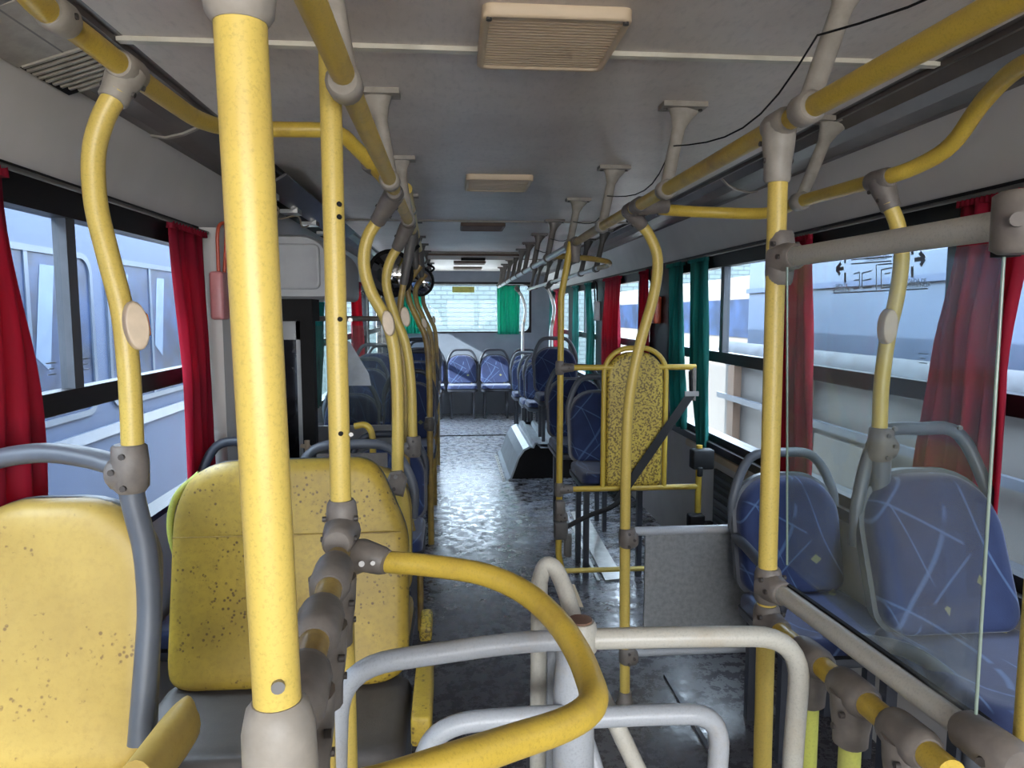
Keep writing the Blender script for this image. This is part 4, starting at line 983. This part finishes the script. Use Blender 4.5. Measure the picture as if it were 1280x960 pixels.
def text(s_, px, py, size, parent, mirror=False):
    yy, z = onwall(px, py)
    cu = bpy.data.curves.new('lettering', 'FONT'); cu.body = s_; cu.size = size; cu.align_x = 'CENTER'; cu.extrude = .0004
    t_ = bpy.data.objects.new('lettering_curve', cu)
    me = bpy.data.meshes.new_from_object(t_); bpy.data.objects.remove(t_)
    t_ = bpy.data.objects.new('lettering', me); COL.objects.link(t_); t_.data.materials.clear(); t_.data.materials.append(GP); t_.parent = parent
    t_.matrix_local = Matrix.Translation((0, yy, z)) @ Matrix(((0, 0, -1), (-1, 0, 0), (0, 1, 0))).to_4x4()
text('SAÍDA DE', *zz(440, 382), .020, o); text('EMERGÊNCIA', *zz(440, 408), .020, o)
text('SAÍDA DE', *zz(895, 355), .020, o); text('EMERGÊNCIA', *zz(895, 380), .020, o)
text('EMERGÊNCIA', *zz(655, 218), .022, o)
for k, (yy, z, side) in enumerate(((2.02, 1.30, 1), (1.98, 1.30, -1), (1.82, 1.30, -1))):
    o = thing('glass_maker_mark', ('tiny grey marking low on the right window pane near the divider', 'tiny grey marking on the left window right of its divider', 'tiny grey marking on the left window left of its divider')[k], 'marking', (side*(HW+.018), yy, z))
    for j, wd in enumerate((.022, .012, .018)): MB().box(-.0006, .0006, -wd, wd, -.014*j-.003, -.014*j).build('print_line', GP, o)

# ------------------------------------------------------------------ outside
struct('ground', MB().box(-30, 30, -25, 40, -1.0, -.9), simple('pale_concrete_yard', (.60, .55, .49), .8, var=.2, vs=2))
bpy.data.objects['ground']['label'] = 'grey yard surface outside'
# bus standing alongside on the left
o = thing('parked_bus', 'pale blue bus parked alongside, seen through the left windows', 'bus', (-2.75, 0, 0))
BB = simple('pale_blue_body', (.024, .040, .085), .7, var=.05, vs=1)
mb = MB().box(-2.3, 0, -9, 7.6, -.5, 2.62)
mb.build('body', BB, o)
MB().box(0, .02, -9, 7.6, .52, .6).build('side_moulding', simple('pale_moulding', (.07, .09, .13), .3), o)
DG = simple('deep_blue_glass', (.012, .026, .07), .45, var=.4, vs=2.5, spec=.3)
for k, y in enumerate((-3.2, -1.5, .2, 1.95, 3.7, 5.45)):
    out = rrect(1.55, 1.12, .14, 6, y+.8, 1.27)
    inn_ = rrect(1.47, 1.04, .11, 6, y+.8, 1.27)
    wf = MB().rings([[V(.0, u, w) for u, w in out], [V(.018, u, w) for u, w in out], [V(.018, u, w) for u, w in inn_], [V(0, u, w) for u, w in inn_]], 0, False, False, True).build('window_frame', simple('grey_blue_rubber', (.035, .05, .08), .4), o)
    MB().add([V(.006, u, w) for u, w in inn_], [tuple(range(len(inn_)))]).build('pane', DG, wf)
    MB().box(.004, .014, y+.78, y+.82, .75, 1.79).build('pane_divider', simple('grey_blue_rubber', (.035, .05, .08), .4), wf)
    for q in (.25, .95):
        mb = MB(); mb.add([V(.008, y+q, 1.72), V(.008, y+q+.16, 1.72), V(.008, y+q+.05, 1.05), V(.008, y+q-.10, 1.15)], [(0, 1, 2, 3)]); mb.build('drawn_curtain', simple('pale_curtain_behind', (.055, .085, .14), .6), wf)
# truck / trailer alongside on the right
o = thing('box_trailer', 'white panelled trailer with peach posts and film-wrapped rim outside right', 'trailer', (2.35, 0, 0))
TW = simple('white_trailer_panel', (.085, .082, .08), .5, var=.08, vs=3)
PE = simple('peach_post', (.12, .075, .05), .6, var=.1)
MB().box(.05, .12, -3, 6.6, -.5, 1.12).build('side_panels', TW, o)
for y in (.9, 2.1, 3.55, 5.0, 6.3):
    MB().box(-.02, .05, y-.07, y+.07, -.1, 1.10).build('post', PE, o)
for z in (.62, .98): MB().box(-.035, .0, -3, 6.6, z, z+.05).build('side_rail', simple('grey_blue_rail', (.06, .075, .10), .35, .2), o)
mb = MB(); vs = []; fs = []; NN = 160
for i in range(NN+1):
    y = -3+9.6*i/NN; sg = .05*abs(math.sin(y*2.2))+.015*math.sin(y*17)
    for z, x in ((1.16, .0), (1.10-sg*.3, -.03), (1.02-sg, -.03), (1.00-sg, -.02)): vs.append(V(x, y, z))
for i in range(NN):
    for j in range(3): q = i*4+j; fs.append((q, q+1, q+5, q+4))
MB().add(vs, fs, 0, True).build('plastic_film_rim', simple('pale_film', (.075, .085, .105), .6, var=.2, vs=8), o)
for y in (1.75, 2.75, 3.9):
    MB().sweep(smooth([V(-.06, y, 1.05), V(-.07, y+.02, .85), V(-.06, y-.02, .66)]), .006, 6).build('tie_strap', simple('dark_strap', (.12, .14, .17), .5), o)
MB().box(-.03, .0, 4.1, 4.75, .30, .58).build('louvre_panel', TW, o)
o = thing('parked_bus', 'pale bluish-white bus side rising behind the trailer outside right', 'bus', (2.52, 0, 0))
MB().box(0, 2.0, -4, 6.4, -.6, 3.15).build('body', simple('blue_white_body', (.048, .066, .105), .3, var=.06, vs=1), o)
MB().box(-.03, 0, -4, 6.4, 1.60, 1.64).build('side_moulding', BB, o)
o = thing('parked_bus', 'cream building-like bus body beyond the far right windows', 'bus', (3.6, 0, 0))
MB().box(0, 2.0, 7.2, 18, -.9, 1.9).build('body', simple('cream_body', (.12, .10, .085), .5, var=.06, vs=1), o)
MB().box(-.02, 0, 8, 17, 1.1, 1.6).build('window_band', DG, o)
# white-painted brick wall behind the bus
m, t, b = mat('white_painted_brick')
tc = t.nodes.new('ShaderNodeTexCoord'); mp = t.nodes.new('ShaderNodeMapping'); mp.inputs['Rotation'].default_value = (PI/2, 0, 0)
br = t.nodes.new('ShaderNodeTexBrick'); br.inputs['Scale'].default_value = 1.0
br.inputs['Brick Width'].default_value = .34; br.inputs['Row Height'].default_value = .12; br.inputs['Mortar Size'].default_value = .014
br.inputs['Color1'].default_value = (.050, .067, .068, 1); br.inputs['Color2'].default_value = (.043, .058, .060, 1); br.inputs['Mortar'].default_value = (.017, .025, .027, 1)
t.links.new(tc.outputs['Object'], mp.inputs[0]); t.links.new(mp.outputs[0], br.inputs['Vector'])
c = mix(t, ramp(t, noise(t, 5, 6, .8), [(.58, 0), (.68, .5)]), br.outputs[0], (.018, .026, .028))
t.links.new(c, b.inputs['Base Color']); b.inputs['Roughness'].default_value = .85
bw_ = MB().box(-14, 14, 20, 20.3, -.9, 4.2).build('boundary_wall', m); bw_['kind'] = 'structure'
